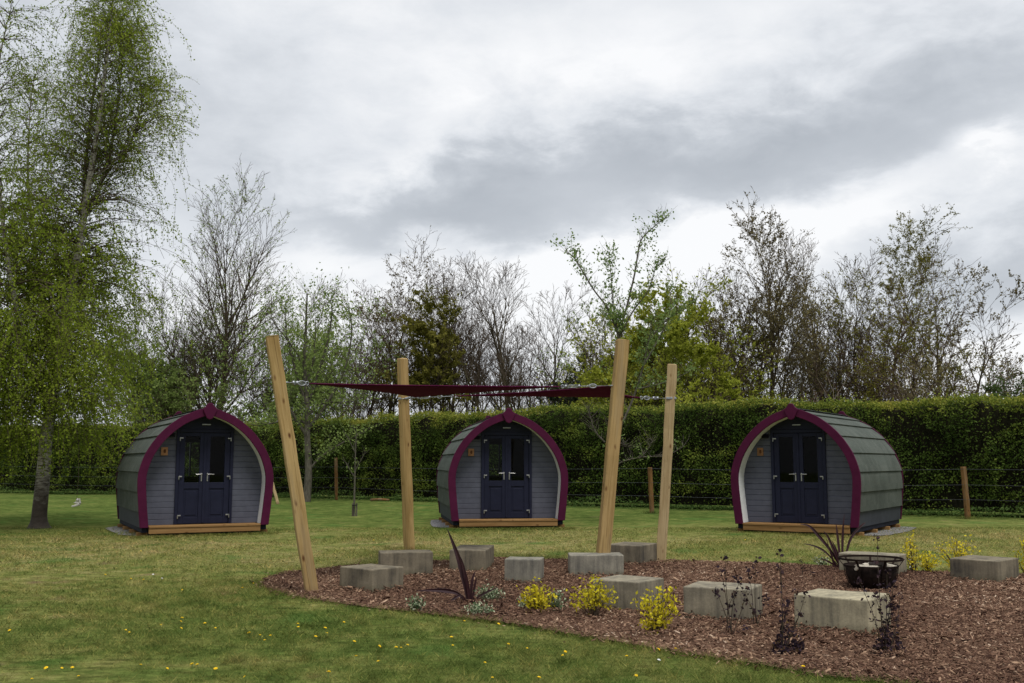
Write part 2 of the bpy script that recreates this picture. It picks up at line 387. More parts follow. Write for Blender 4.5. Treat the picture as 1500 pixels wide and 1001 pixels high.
# ------------------------------------------------------------------ setting
def sheet(name, pts, z, mat):
    bm = bmesh.new(); vs = [bm.verts.new((p[0], p[1], z)) for p in pts]; bm.faces.new(vs); bmesh.ops.triangulate(bm, faces=bm.faces)
    bmesh.ops.recalc_face_normals(bm, faces=bm.faces)
    me = bpy.data.meshes.new(name); bm.to_mesh(me); bm.free()
    if me.polygons[0].normal.z < 0: me.flip_normals()
    return link(name, me, mat)
gxs = np.concatenate([[-400, -120], np.linspace(-45, 45, 91), [120, 400]]); gys = np.concatenate([[-60, -10], np.linspace(0, 70, 71), [120, 600]])
gx, gy = np.meshgrid(gxs, gys); gp = np.stack([gx.ravel(), gy.ravel()], 1)
near = (gp[:, 1] < 62) & (gp[:, 1] > 3)
gz = np.where(near, (sn(gp, .9, 3, 2) - .35) * .018, -.015)
ni = len(gxs); idx = np.arange(len(gp)).reshape(gx.shape)
fq = np.stack([idx[:-1, :-1].ravel(), idx[:-1, 1:].ravel(), idx[1:, 1:].ravel(), idx[1:, :-1].ravel()], 1)
tag(link('lawn', npmesh('lawn', np.column_stack([gp, gz]), fq), LAWN, smooth=True), kind='structure')

MULCH_PX = [(386, 857), (396, 846), (430, 840), (480, 834), (545, 829), (640, 823), (730, 820), (830, 822), (940, 823), (1060, 825), (1150, 827), (1240, 834), (1300, 838), (1385, 839), (1490, 843), (1600, 850), (1760, 870),
            (1800, 960), (1760, 1040), (1600, 1040), (1400, 1016), (1300, 1002), (1200, 990), (1100, 974), (1000, 958), (900, 941), (800, 924), (720, 910), (650, 902), (560, 893), (470, 881), (410, 869)]
MP = [G(*p) for p in MULCH_PX]; MPX = np.array([(p.x, p.y) for p in MP])
def smooth_poly(P, k=6):
    n = len(P); out = []
    for i in range(n):
        p0, p1, p2, p3 = P[i - 1], P[i], P[(i + 1) % n], P[(i + 2) % n]
        for j in range(k):
            t = j / k
            out.append(.5 * ((2 * p1) + (-p0 + p2) * t + (2 * p0 - 5 * p1 + 4 * p2 - p3) * t * t + (-p0 + 3 * p1 - 3 * p2 + p3) * t ** 3))
    return np.array(out)
MPS = smooth_poly(MPX)
MPS = MPS + np.stack([sn(MPS, 4, 21, 2), sn(MPS, 4, 22, 2)], 1) * .035
def inside(P, poly):
    x, y = P[:, 0], P[:, 1]; c = np.zeros(len(P), bool); n = len(poly)
    for i in range(n):
        x1, y1 = poly[i]; x2, y2 = poly[(i + 1) % n]
        if y1 == y2: continue
        c ^= ((y1 > y) != (y2 > y)) & (x < (x2 - x1) * (y - y1) / (y2 - y1) + x1)
    return c
def edge_dist(P, poly):
    d = np.full(len(P), 1e9)
    for i in range(len(poly)):
        a = poly[i]; b = poly[(i + 1) % len(poly)]; ab = b - a; L = (ab @ ab) + 1e-12
        t = np.clip(((P - a) @ ab) / L, 0, 1); d = np.minimum(d, np.linalg.norm(P - (a + t[:, None] * ab), axis=1))
    return d
tag(sheet('mulch_bed', MPS, .014, MULCH), kind='structure')

HEAP = []
# bark chips: little bent slabs
def chips():
    lo, hi = MPS.min(0) - .15, MPS.max(0) + .15
    N = int((hi[0] - lo[0]) * (hi[1] - lo[1]) * 1250)
    P = lo + (hi - lo) * NR.random((N, 2)); keep = inside(P, MPS); P = P[keep]
    keep = (np.abs(P[:, 0] / P[:, 1]) < .95); P = P[keep]
    # a few strays over the lawn edge
    S = MPS[NR.integers(0, len(MPS), 1300)] + NR.normal(0, .10, (1300, 2)) * NR.random((1300, 1)) * 1.5; HP_ = np.array(HEAP); P = np.vstack([P, S, HP_[:, :2]])
    N = len(P); L = .017 + .042 * NR.random(N) ** 2.2; big = NR.random(N) < .01; L[big] *= 2.0
    W = L * (.22 + .35 * NR.random(N)); T = .002 + .005 * NR.random(N)
    yaw = NR.random(N) * 6.283; pit = NR.normal(0, .35, N); rol = NR.normal(0, .45, N)
    ax = np.stack([np.cos(yaw) * np.cos(pit), np.sin(yaw) * np.cos(pit), np.sin(pit)], 1)
    sd = np.stack([-np.sin(yaw), np.cos(yaw), np.zeros(N)], 1); up = np.cross(ax, sd)
    sd2 = sd * np.cos(rol)[:, None] + up * np.sin(rol)[:, None]; up2 = np.cross(ax, sd2)
    ed = edge_dist(P, MPS); z = .018 + .012 * NR.random(N) + np.minimum(ed, .5) * .03 + .014 * sn(P, 6, 5, 2)
    z[~inside(P, MPS)] = .012
    z[-len(HP_):] += .045 * np.exp(-HP_[:, 2] / .04) * NR.random(len(HP_))
    C = np.column_stack([P, np.maximum(z, .016)])
    vs = []
    for k, (a, b, c) in enumerate([(-1, -.7, -1), (1, -.5, -1), (.9, .6, -1), (-.8, .8, -1), (-.95, -.7, 1), (.85, -.55, 1), (1, .5, 1), (-.9, .7, 1)]):
        j = 1 + .25 * NR.normal(size=(N, 1))
        vs.append(C + ax * (L / 2)[:, None] * a * j + sd2 * (W / 2)[:, None] * b + up2 * (T / 2)[:, None] * c)
    V = np.stack(vs, 1).reshape(-1, 3)
    q = np.array([(4, 5, 6, 7), (0, 1, 5, 4), (1, 2, 6, 5), (2, 3, 7, 6), (3, 0, 4, 7)])
    Fq = (np.arange(N)[:, None, None] * 8 + q[None]).reshape(-1, 4)
    tint = np.clip(NR.beta(1.7, 2.6, N) + .12 * sn(P, 1.4, 9, 2), 0, 1)
    o = link('bark_chips', npmesh('bark_chips', V, Fq, np.repeat(tint, 5)), CHIP); tag(o, kind='stuff')

def grass():
    parts = []
    for (y0, y1, dens, h0, h1, w) in ((5.6, 9.0, 3400, .02, .06, .0055), (9.0, 13.5, 1900, .025, .06, .0075), (13.5, 24, 620, .03, .065, .012)):
        xw = y1 * .62; N = int((y1 - y0) * 2 * xw * dens); P = np.stack([(NR.random(N) * 2 - 1) * xw, y0 + (y1 - y0) * NR.random(N)], 1)
        P = P[np.abs(P[:, 0] / P[:, 1]) < .60]
        P = P[~inside(P, MPS)]
        d = sn(P, 2.3, 31, 3); P = P[NR.random(len(P)) < .75 + .35 * d]
        n = len(P); h = .8 * (h0 + (h1 - h0) * NR.random(n) ** 1.5) * (1 + .35 * sn(P, 1.1, 33, 2)); w_ = w * (.6 + .8 * NR.random(n))
        parts.append((P, h, w_))
    # ragged longer fringe along the mulch edge
    E = MPS[NR.integers(0, len(MPS), 9000)] + NR.normal(0, .05, (9000, 2)); ok = ~inside(E, MPS); E = E[ok]
    parts.append((E, .03 + .05 * NR.random(len(E)), np.full(len(E), .005)))
    T = np.stack([(NR.random(1500) * 2 - 1) * 8, 5.8 + 9 * NR.random(1500) ** 1.3], 1); T = T[(np.abs(T[:, 0] / T[:, 1]) < .6) & ~inside(T, MPS)]
    T = T[sn(T, 1.7, 35, 2) > -.1]; Q = np.repeat(T, 26, 0) + NR.normal(0, .03, (len(T) * 26, 2)); Q = Q[~inside(Q, MPS)]; parts.append((Q, .03 + .05 * NR.random(len(Q)), np.full(len(Q), .0055)))
    for px_, py_ in ((457, 869), (600, 807), (1418, 760), (955, 752), (57, 774)):
        b_ = G(px_, py_); Q = np.array([(b_.x, b_.y)]) + NR.normal(0, .16 if px_ > 100 else .4, (260, 2)); Q = Q[~inside(Q, MPS)]; parts.append((Q, .05 + .09 * NR.random(len(Q)), np.full(len(Q), .008)))
    for (x_, y_), a_ in (((-6.36, 21.55), .472), ((-.081, 23.6), .142), ((5.94, 21.75), -.572)):
        u_ = NR.uniform(-1.5, 1.5, 2600); v_ = NR.normal(-.16, .12, 2600); Q = np.stack([x_ + u_ * math.cos(a_) - v_ * math.sin(a_), y_ + u_ * math.sin(a_) + v_ * math.cos(a_)], 1); parts.append((Q, .02 + .05 * NR.random(len(Q)), np.full(len(Q), .012)))
    P = np.vstack([p[0] for p in parts]); h = np.concatenate([p[1] for p in parts]); w = np.concatenate([p[2] for p in parts])
    N = len(P); yaw = NR.random(N) * 6.283; ln = .5 + 1.9 * NR.random(N); la = NR.random(N) * 6.283
    s = np.stack([np.cos(yaw), np.sin(yaw), np.zeros(N)], 1) * w[:, None] / 2
    base = np.column_stack([P, np.full(N, -.004)]); tip = base + np.stack([np.cos(la) * h * ln, np.sin(la) * h * ln, h], 1)
    V = np.stack([base - s, base + s, tip], 1).reshape(-1, 3); Fq = np.arange(3 * N).reshape(-1, 3)
    o = link('mown_grass', npmesh('mown_grass', V, Fq, NR.random(N), 3), BLADE); tag(o, kind='stuff')
grass()

# ------------------------------------------------------------------ leaves and wood in bulk
def leaf_arrays(P, size, tint, rng, aspect=.6, droop=0.0, flat=0.0):
    N = len(P); a = rng.normal(size=(N, 3)); a[:, 2] -= droop * 2; a[:, 2] *= (1 - flat); a /= np.linalg.norm(a, axis=1, keepdims=True) + 1e-9
    b = rng.normal(size=(N, 3)); b -= a * (a * b).sum(1, keepdims=True); b /= np.linalg.norm(b, axis=1, keepdims=True) + 1e-9
    if np.isscalar(size): size = size * (.6 + .8 * rng.random(N))
    L = size[:, None]; W = L * aspect
    V = np.stack([P - a * L * .5, P + b * W * .5 - a * L * .08, P + a * L * .5, P - b * W * .5 - a * L * .08], 1).reshape(-1, 3)
    return V, np.arange(4 * N).reshape(-1, 4), tint
def leaf_obj(name, P, size, tint, mat, parent, rng, **k):
    V, Fq, t = leaf_arrays(np.asarray(P, float), size, tint, rng, **k)
    return link(name, npmesh(name, V, Fq, np.clip(t, 0, 1)), mat, parent)
def tubes(segs, n):
    S = np.asarray(segs, float); p0, p1, r0, r1 = S[:, 0:3], S[:, 3:6], S[:, 6], S[:, 7]
    d = p1 - p0; d /= np.linalg.norm(d, axis=1, keepdims=True) + 1e-9
    ref = np.where(np.abs(d[:, 2:3]) > .9, np.array([[1., 0, 0]]), np.array([[0, 0, 1.]]))
    u = np.cross(d, ref); u /= np.linalg.norm(u, axis=1, keepdims=True); v = np.cross(d, u)
    ang = 2 * np.pi * np.arange(n) / n; ring = u[:, None] * np.cos(ang)[None, :, None] + v[:, None] * np.sin(ang)[None, :, None]
    V = np.concatenate([p0[:, None] + ring * r0[:, None, None], p1[:, None] + ring * r1[:, None, None]], 1).reshape(-1, 3)
    k = np.arange(n); k2 = (k + 1) % n; q = np.stack([k, k2, k2 + n, k + n], 1)
    return V, (np.arange(len(S))[:, None, None] * 2 * n + q[None]).reshape(-1, 4)
def wood_obj(name, groups, mat, parent):
    VV, FF, b = [], [], 0
    for segs, n in groups:
        if not len(segs): continue
        V, f = tubes(segs, n); VV.append(V); FF.append(f + b); b += len(V)
    o = link(name, npmesh(name, np.vstack(VV), np.vstack(FF)), mat, parent); o.data.polygons.foreach_set('use_smooth', [True] * len(o.data.polygons)); return o

def grow(R, p, d, L, r, lev, S, out):
    sp = S[lev]; n = max(2, int(round(L / sp['seg']))); st = L / n; pts = []
    x, y, z = p; dx, dy, dz = d; jit = sp['jit']; tr = sp['trop']; g = R.gauss
    for i in range(n):
        dx += g(0, jit); dy += g(0, jit); dz += g(0, jit) + tr
        m = math.sqrt(dx * dx + dy * dy + dz * dz); dx /= m; dy /= m; dz /= m
        ra = max(r * (1 - i / n) ** .8, .0035 * sp.get('rm', 1)); rb = max(r * (1 - (i + 1) / n) ** .8, .003 * sp.get('rm', 1))
        x2, y2, z2 = x + dx * st, y + dy * st, z + dz * st
        if z2 < .1 and lev > 0: dz = abs(dz); z2 = z + dz * st
        out[lev].append((x, y, z, x2, y2, z2, ra, rb)); x, y, z = x2, y2, z2
        pts.append((x, y, z, dx, dy, dz, rb))
    if lev + 1 >= len(S): return
    c = S[lev + 1]; nc = c['n'] if lev == 0 else max(1, int(round(c['n'] * (.5 + .5 * L / sp['ref'])))) ; az = R.random() * 6.28
    for k in range(nc):
        t = c['start'] + (1 - c['start']) * (k + R.random()) / nc
        q = pts[min(n - 1, int(t * n))]; az += 2.4 + g(0, .4)
        D = Vector(q[3:6]); o = D.orthogonal().normalized(); b = D.cross(o)
        an = c['ang'] * (1 + g(0, .2)) * (1.15 - .4 * t if lev == 0 else 1)
        w = D * math.cos(an) + (o * math.cos(az) + b * math.sin(az)) * math.sin(an)
        sh = (c['sh'][0] + (c['sh'][1] - c['sh'][0]) * t) if lev == 0 else (1.1 - .5 * t)
        cl = max(.12, L * c['ratio'] * sh * (.65 + .7 * R.random()))
        cr = min(q[6] * .8 + .002, r * c.get('rr', .5) * (.5 + .5 * cl / (L * c['ratio'] + .01)))
        grow(R, (q[0], q[1], q[2]), tuple(w), cl, max(cr, .004), lev + 1, S, out)

def spec(H, n1=22, n2=8, n3=6, n4=3, a1=.58, up=.06, start=.18, ratio=.5, sh=(1.15, .45), droop=0.0, fine=.62, jit=.045):
    return [dict(seg=H / 14, jit=.035, trop=.03),
            dict(n=n1, start=start, ang=a1, ratio=ratio, sh=sh, seg=.6, jit=jit, trop=up, ref=1, rr=.42),
            dict(n=n2, start=.2, ang=.50, ratio=.44, seg=.4, jit=.06, trop=up * .7 - droop * .4, ref=H * ratio, rr=.45),
            dict(n=n3, start=.15, ang=.5, ratio=.47, seg=.3, jit=.075, trop=up * .8 - droop, ref=H * ratio * .42, rr=.5),
            dict(n=n4, start=.15, ang=.46, ratio=fine, seg=.22, jit=.09, trop=up * .8 - droop * 1.4, ref=H * ratio * .19, rr=.6)]
def tree(name, label, px, top_px, Y, group=None, stems=1, spread=.25, rad=None, leaves=0, lsize=.09, lmat=None, lz=(0, 1), ltint=None, bark=None, twig=None, seed=1, lean=0, cat='tree', wide=1.12, **k):
    R = random.Random(seed); rng = np.random.default_rng(seed)
    base = AT(px, 677, Y); base.z = 0; H = AT(px, top_px, Y).z
    e = empty(name, base); tag(e, label, cat, group); stems = min(stems, 4); leaves = int(leaves * 1.5); lsize *= 1.08
    out = [[] for _ in range(5)]
    for s in range(stems):
        a = s * 6.283 / max(stems, 1) + R.random(); f = (spread * (.6 + .8 * R.random()) if s else spread * .15) if stems > 1 else .02
        h = H * (1 if s == 0 else .55 + .32 * R.random())
        S = spec(h, **dict(k, n1=max(6, int(k.get('n1', 20) * .8)), n2=k.get('n2', 6), n3=k.get('n3', 5), n4=min(3, k.get('n4', 3)), start=k.get('start', .18) + .08))
        for q in S[1:]: q['rm'] = 2.2
        d = Vector((math.cos(a) * f + lean, math.sin(a) * f, 1)).normalized()
        grow(R, (math.cos(a) * .12 * (stems > 1), math.sin(a) * .12 * (stems > 1), -.1), tuple(d), h / max(d.z, .8) * .97, (rad or H * .012) * (1 if s == 0 else .75), 0, S, out)
    mz = np.percentile(np.array(out[3] + out[4])[:, 5], 98.6); sc = H / mz
    sw = max(sc, .92) * wide; out = [[(g_[0] * sw, g_[1] * sw, g_[2] * sc, g_[3] * sw, g_[4] * sw, g_[5] * sc) + g_[6:] for g_ in lv] for lv in out]
    wood_obj('trunk', [(out[0], 8), (out[1], 5)], bark or BARK, e)
    wood_obj('crown' if not leaves else 'branches', [(out[2], 4), (out[3], 3), (out[4], 3)], twig or TWIG, e)
    if leaves:
        S = np.array(out[4] + out[3]); zt = S[:, 5] / H
        w = (np.clip((zt - lz[0]) / .12, 0.02, 1) * np.clip((lz[1] - zt) / .12, 0.02, 1)); w /= w.sum()
        w *= .35 + np.clip(zt, 0, 1); cl = sn(S[:, 3:6], 1.0, seed, 2); w *= np.clip(.6 + .8 * cl, .05, 2); w /= w.sum()
        ii = rng.choice(len(S), leaves, p=w); t = rng.random((leaves, 1))
        P = S[ii, 0:3] * (1 - t) + S[ii, 3:6] * t + rng.normal(0, .05, (leaves, 3))
        leaf_obj('crown', P, lsize, .25 + .5 * rng.random(leaves) + .25 * sn(P, 1.3, seed + 5, 2), lmat or LEAF_SPRING, e, rng)
    return e

# ------------------------------------------------------------------ the camping pods
OUT = [(1.300, .183), (1.318, .35), (1.348, .644), (1.380, 1.086), (1.350, 1.38), (1.213, 1.75), (.952, 2.118), (.610, 2.41), (.27, 2.575), (.0, 2.645)]
def _cr(P, k=6):
    out = []
    for i in range(len(P) - 1):
        p0 = P[i - 1] if i else P[0]; p1, p2 = P[i], P[i + 1]; p3 = P[i + 2] if i + 2 < len(P) else (-P[i][0], P[i][1])
        for j in range(k):
            t = j / k
            out.append(tuple(.5 * (2 * p1[m] + (p2[m] - p0[m]) * t + (2 * p0[m] - 5 * p1[m] + 4 * p2[m] - p3[m]) * t * t + (3 * p1[m] - p0[m] - 3 * p2[m] + p3[m]) * t ** 3) for m in (0, 1)))
    return out + [P[-1]]
HALF = _cr(OUT)
def half(off):
    n = len(HALF); res = []
    for i, (x, z) in enumerate(HALF):
        a = HALF[max(i - 1, 0)]; b = HALF[i + 1] if i + 1 < n else (-HALF[i - 1][0], HALF[i - 1][1])
        tx, tz = b[0] - a[0], b[1] - a[1]; m = math.hypot(tx, tz)
        res.append((x - off * tz / m, z + off * tx / m))
    res = [(max(x, 0), z) for x, z in res]; res[0] = (res[0][0], HALF[0][1]); res[-1] = (0, res[-1][1]); return res
def prof(off): h = half(off); return h + [(-x, z) for x, z in h[-2::-1]]
def arch(mb, o0, o1, y0, y1):
    A, B = prof(o0), prof(o1); n = len(A)
    vs = [(x, y0, z) for x, z in A] + [(x, y0, z) for x, z in B] + [(x, y1, z) for x, z in A] + [(x, y1, z) for x, z in B]
    fs = []
    for i in range(n - 1):
        fs += [(i, i + 1, n + i + 1, n + i), (2 * n + i, 3 * n + i, 3 * n + i + 1, 2 * n + i + 1), (i, 2 * n + i, 2 * n + i + 1, i + 1), (n + i, n + i + 1, 3 * n + i + 1, 3 * n + i)]
    fs += [(0, n, 3 * n, 2 * n), (n - 1, 3 * n - 1, 4 * n - 1, 2 * n - 1)]
    mb.add(vs, fs)
ARC = [0]
for a, b in zip(HALF, HALF[1:]): ARC.append(ARC[-1] + math.hypot(b[0] - a[0], b[1] - a[1]))
def arc_at_z(z):
    for i in range(len(HALF) - 1):
        if HALF[i][1] <= z <= HALF[i + 1][1]:
            return ARC[i] + (ARC[i + 1] - ARC[i]) * (z - HALF[i][1]) / (HALF[i + 1][1] - HALF[i][1])
    return ARC[-1]
def at_arc(s, off):
    H = half(off)
    for i in range(len(ARC) - 1):
        if ARC[i] <= s <= ARC[i + 1] + 1e-9:
            t = (s - ARC[i]) / (ARC[i + 1] - ARC[i]); return (H[i][0] * (1 - t) + H[i + 1][0] * t, H[i][1] * (1 - t) + H[i + 1][1] * t)
    return H[-1]
def halfw(z, off):
    H = half(off)
    for a, b in zip(H, H[1:]):
        if a[1] <= z <= b[1]: return a[0] + (b[0] - a[0]) * (z - a[1]) / (b[1] - a[1] + 1e-9)
    return 0 if z > H[-1][1] else H[0][0]
PL = 3.8; PY = .35
def boards(mb, y, cut, sgn=-1, z0=.217, z1=2.5, h=.118):
    z = z0
    while z < z1:
        zt = min(z + h, z1); wa, wb = halfw(z, .11), halfw(zt, .11)
        holes = cut((z + zt) / 2); xs = [(-wa, -wb)] + [(q, q) for q in holes] + [(wa, wb)]
        for k in range(0, len(xs), 2):
            (a0, a1), (b0, b1) = xs[k], xs[k + 1]
            if b0 - a0 < .02 or b1 - a1 < .01: continue
            yf0, yf1, yb = y + sgn * .013, y + sgn * .012, y - sgn * .03
            zc = zt - .017
            vs = [(a0, yf0, z), (b0, yf0, z), (b1, yf1, zc), (a1, yf1, zc), (a0, yb, z), (b0, yb, z), (b1, yb, zt), (a1, yb, zt), (a1, yf1, zt), (b1, yf1, zt)]
            vs[8] = (a1, yf1 - sgn * .014, zt); vs[9] = (b1, yf1 - sgn * .014, zt)
            mb.add(vs, [(0, 1, 2, 3), (3, 2, 9, 8), (8, 9, 6, 7), (7, 6, 5, 4), (4, 5, 1, 0), (0, 3, 8, 7, 4), (1, 5, 6, 9, 2)])
        z = zt
def make_pod():
    e = empty('camping_pod', (0, 0, 0))
    # arched maroon fascias, front and rear, each with a keystone
    for name, y0, y1, ky in (('front_fascia', -.055, -.002, -.095), ('rear_fascia', PL + .002, PL + .055, PL + .05)):
        m = MB(); arch(m, 0, .168, y0, y1); f = m.build(name, MAROON, e, .008)
        k = MB(); k.prism([(-.145, 2.59), (-.105, 2.50), (-.065, 2.42), (0, 2.385), (.065, 2.42), (.105, 2.50), (.145, 2.59), (.14, 2.625), (.085, 2.665), (.06, 2.715), (.035, 2.74), (-.035, 2.74), (-.06, 2.715), (-.085, 2.665), (-.14, 2.625)], ky, ky + .05)
        k.build('keystone', MAROON, f, .012)
    # structural shell and white porch lining
    m = MB(); arch(m, .05, .13, .0, PL); m.build('shell', INNER, e)
    m = MB(); arch(m, .132, .158, .0, PY + .06); m.build('porch_lining', WHITE, e)
    # shingle courses, one side after the other
    zs = [.5, .9, 1.31, 1.70, 2.05, 2.32, 2.5]
    ss = [arc_at_z(z) for z in zs] + [ARC[-1] - .06]
    m = MB()
    for sd in (1, -1):
        for i in range(len(ss) - 1):
            s0, s1 = ss[i], min(ss[i + 1] + .05, ARC[-1]); n = 6
            P = [at_arc(s0 + (s1 - s0) * j / n, -.002 + .036 * j / n) for j in range(n + 1)]; q = at_arc(s0, .055)
            lst = [q] + P
            for j in range(len(lst) - 1):
                (xa, za), (xb, zb) = lst[j], lst[j + 1]; va = s0 + (s1 - s0) * (j - 1) / n; vb = s0 + (s1 - s0) * j / n
                m.add([(sd * xa, 0, za), (sd * xa, PL, za), (sd * xb, PL, zb), (sd * xb, 0, zb)], [(0, 1, 2, 3) if sd > 0 else (3, 2, 1, 0)], [[(0, va), (PL, va), (PL, vb), (0, vb)] if sd > 0 else [(0, vb), (PL, vb), (PL, va), (0, va)]])
    rf = m.build('roof', SHINGLE, e)
    m = MB(); n = 12
    for k in range(n):
        y0, y1 = PL * k / n, PL * (k + 1) / n + .03
        lst = [at_arc(ARC[-1] - .17 + .17 * j / 4, 0) for j in range(5)]; lst = lst + [(-x, z) for x, z in lst[-2::-1]]
        for (xa, za), (xb, zb) in zip(lst, lst[1:]):
            m.add([(xa, y0 - .0, za + .012), (xa, y1, za + .002), (xb, y1, zb + .002), (xb, y0, zb + .012)], [(0, 1, 2, 3)], [[(y0, xa), (y1, xa), (y1, xb), (y0, xb)]])
            m.add([(xa, y0, za + .012), (xb, y0, zb + .012), (xb, y0, zb - .004), (xa, y0, za - .004)], [(0, 1, 2, 3)], [[(0, 0)] * 4])
    m.build('ridge_cap', SHINGLE, rf)
    for sd in (1, -1):
        m = MB(); P = [at_arc(ss[0] * 1.08 * j / 5, .02 + .012 * j / 5) for j in range(6)]; Q = [at_arc(ss[0] * 1.08 * j / 5, .05) for j in range(6)]
        lst = [Q[0]] + P + [Q[-1]]
        for (xa, za), (xb, zb) in zip(lst, lst[1:]):
            m.add([(sd * xa, 0, za), (sd * xa, PL, za), (sd * xb, PL, zb), (sd * xb, 0, zb)], [(0, 1, 2, 3)])
        m.build('skirt_board', SKIRT, e)
    # front wall with the door opening, rear wall with a window
    for q in ((-.565, 9), (-9, .565)):
        m = MB(); boards(m, PY, lambda z: q, -1); m.build('front_wall', WALLGREY, e)
    m = MB(); boards(m, PL - .06, lambda z: (-.06, .62) if 1.12 < z < 2.0 else (), 1); rw = m.build('rear_wall', WALLGREY, e)
    m = MB()
    for b in ((-.08, -.02, 1.06, 2.04), (.58, .64, 1.06, 2.04), (-.02, .58, 1.06, 1.12), (-.02, .58, 1.98, 2.04), (.265, .295, 1.12, 1.98)):
        m.bx(b[0], b[1], PL - .12, PL - .02, b[2], b[3])
    wf = m.build('window_frame', NAVY, rw, .004)
    m = MB(); m.add([(-.02, PL - .07, 1.12), (.58, PL - .07, 1.12), (.58, PL - .07, 1.98), (-.02, PL - .07, 1.98)], [(0, 1, 2, 3)]); m.build('pane', GLASS, wf)
    m = MB(); m.prism([(x, z) for x, z in ((-.59, 2.2), (.59, 2.2), (.59, 2.30), (.45, 2.39), (.25, 2.47), (0, 2.50), (-.25, 2.47), (-.45, 2.39), (-.59, 2.30))], PY - .045, PY + .03)
    m.build('header_panel', NAVY, e, .004)
    m = MB(); m.bx(-.59, -.526, PY - .06, PY + .05, .217, 2.198); m.bx(.526, .59, PY - .06, PY + .05, .217, 2.198); m.bx(-.525, .525, PY - .06, PY + .05, 2.13, 2.198)
    m.build('door_frame', NAVY, e, .006)
    for sd in (-1, 1):
        m = MB(); y0, y1 = PY - .035, PY + .015
        def X(a, b): return (a, b) if sd > 0 else (-b, -a)
        for a, b, za, zb in ((.004, .108, .226, 2.124), (.41, .522, .226, 2.124), (.108, .41, 2.045, 2.124), (.108, .41, .95, 1.08), (.108, .41, .226, .36)):
            q = X(a, b); m.bx(q[0], q[1], y0, y1, za, zb)
        q = X(.109, .409); m.bx(q[0], q[1], y0 + .016, y1 - .004, .361, .949); q = X(.15, .37); m.bx(q[0], q[1], y0 + .004, y0 + .015, .405, .905)
        if sd > 0: m.bx(-.03, .022, y0 - .018, y0 - .001, .235, 2.11)
        d = m.build('door', NAVY, e, .006)
        q = X(.109, .409); g = MB(); g.add([(q[0], PY - .01, 1.081), (q[1], PY - .01, 1.081), (q[1], PY - .01, 2.044), (q[0], PY - .01, 2.044)], [(0, 1, 2, 3)]); g.build('glass', GLASS, d)
        hd = MB(); hx = .062 * sd; hd.box((hx, y0 - .006, 1.19), (.024, .010, .17)); hd.tube([(hx, y0 - .01, 1.25), (hx, y0 - .055, 1.25)], .009, 10)
        hd.tube([(hx, y0 - .055, 1.25), (hx + sd * .03, y0 - .06, 1.252), (hx + sd * .13, y0 - .052, 1.248)], [.010, .010, .009], 10); hd.build('handle', STEEL, d, .003)
        for hz in (.375, 1.18, 1.985):
            h = MB(); h.box((sd * .525, y0 - .034, hz), (.020, .03, .06)); h.box((sd * .49, y0 - .028, hz + .024), (.06, .014, .024)); h.tube([(sd * .525, y0 - .045, hz - .04), (sd * .525, y0 - .045, hz + .04)], .009, 8); h.build('hinge', STEEL, d, .003)
    # light, vent, number plaque
    m = MB(); m.bx(-.09, .09, PY - .085, PY - .047, 2.285, 2.312); m.build('porch_light', GALV, e, .006)
    m = MB(); m.bx(-.78, -.63, PY - .075, PY - .026, 2.03, 2.11)
    for k in range(3): m.bx(-.77, -.64, PY - .085, PY - .076, 2.04 + .025 * k, 2.052 + .025 * k)
    m.build('vent', BLACKP, e, .004)
    m = MB(); m.bx(-.895, -.76, PY - .042, PY - .024, 1.645, 1.815); pq = m.build('plaque', PLAQUE, e, .004)
    m = MB(); m.prism([(-.825 + (.026 + .006 * math.sin(k * 2.3)) * math.cos(k * .6283), 1.735 + (.042 + .008 * math.sin(k * 1.7)) * math.sin(k * .6283)) for k in range(10)], PY - .0455, PY - .0425); m.build('engraved_mark', PLAQUEMARK, pq)
    # deck, floor, base
    m = MB(); m.bx(-1.125, 1.125, -.075, .12, .172, .213); m.bx(-1.10, 1.10, .124, PY + .05, .172, .212); m.build('deck_board', DECKWOOD, e, .005)
    m = MB(); m.bx(-1.125, 1.125, -.062, -.005, .062, .168); m.build('deck_front', DECKWOOD, e, .005)
    m = MB(); m.bx(-1.16, 1.16, PY + .055, PL - .1, .16, .205); m.build('floor', INNER, e)
    m = MB(); m.bx(-1.26, -1.14, .0, PL - .02, .086, .21); m.bx(1.14, 1.26, .0, PL - .02, .086, .21); m.bx(-1.13, 1.13, .03, .10, .02, .165); m.build('plinth', PLINTH, e, .006)
    for y in (.22, 1.35, 2.5, 3.5):
        m = MB(); m.bx(-1.33, 1.33, y - .06, y + .06, -.01, .083); m.build('bearer', DECKWOOD, e, .006)
    return e
POD0 = make_pod()
PODS = [((-6.36, 21.55), .472, 'grey and maroon camping pod between the weeping birch and the left hand leaning post', 1),
        ((-.081, 23.6), .142, 'grey and maroon camping pod seen below the shade sails in the middle', 1),
        ((5.94, 21.75), -.572, 'grey and maroon camping pod showing its right flank of shingles near the fire basket', -1)]
for i, ((x, y), a, lab, sd) in enumerate(PODS):
    o = POD0 if i == 0 else copy_tree(POD0)
    o.location = (x, y, 0); o.rotation_euler = (0, 0, a); tag(o, lab, 'camping pod', 'camping pods in an arc along the hedge')
    pts = []
    for k in range(40):
        t = k / 40 * 6.283; c, s = math.cos(t), math.sin(t)
        u = 1.36 * (abs(c) ** .35) * (1 if c > 0 else -1); v = 2.1 + 1.75 * (abs(s) ** .35) * (1 if s > 0 else -1)
        u += (-.26 if sd > 0 else .40) if c * (-sd) > 0 else 0
        u += rnd.uniform(-.06, .06); v += rnd.uniform(-.06, .06)
        pts.append((x + u * math.cos(a) - v * math.sin(a), y + u * math.sin(a) + v * math.cos(a)))
    tag(sheet('gravel_pad', pts, .012, GRAVEL), kind='structure')

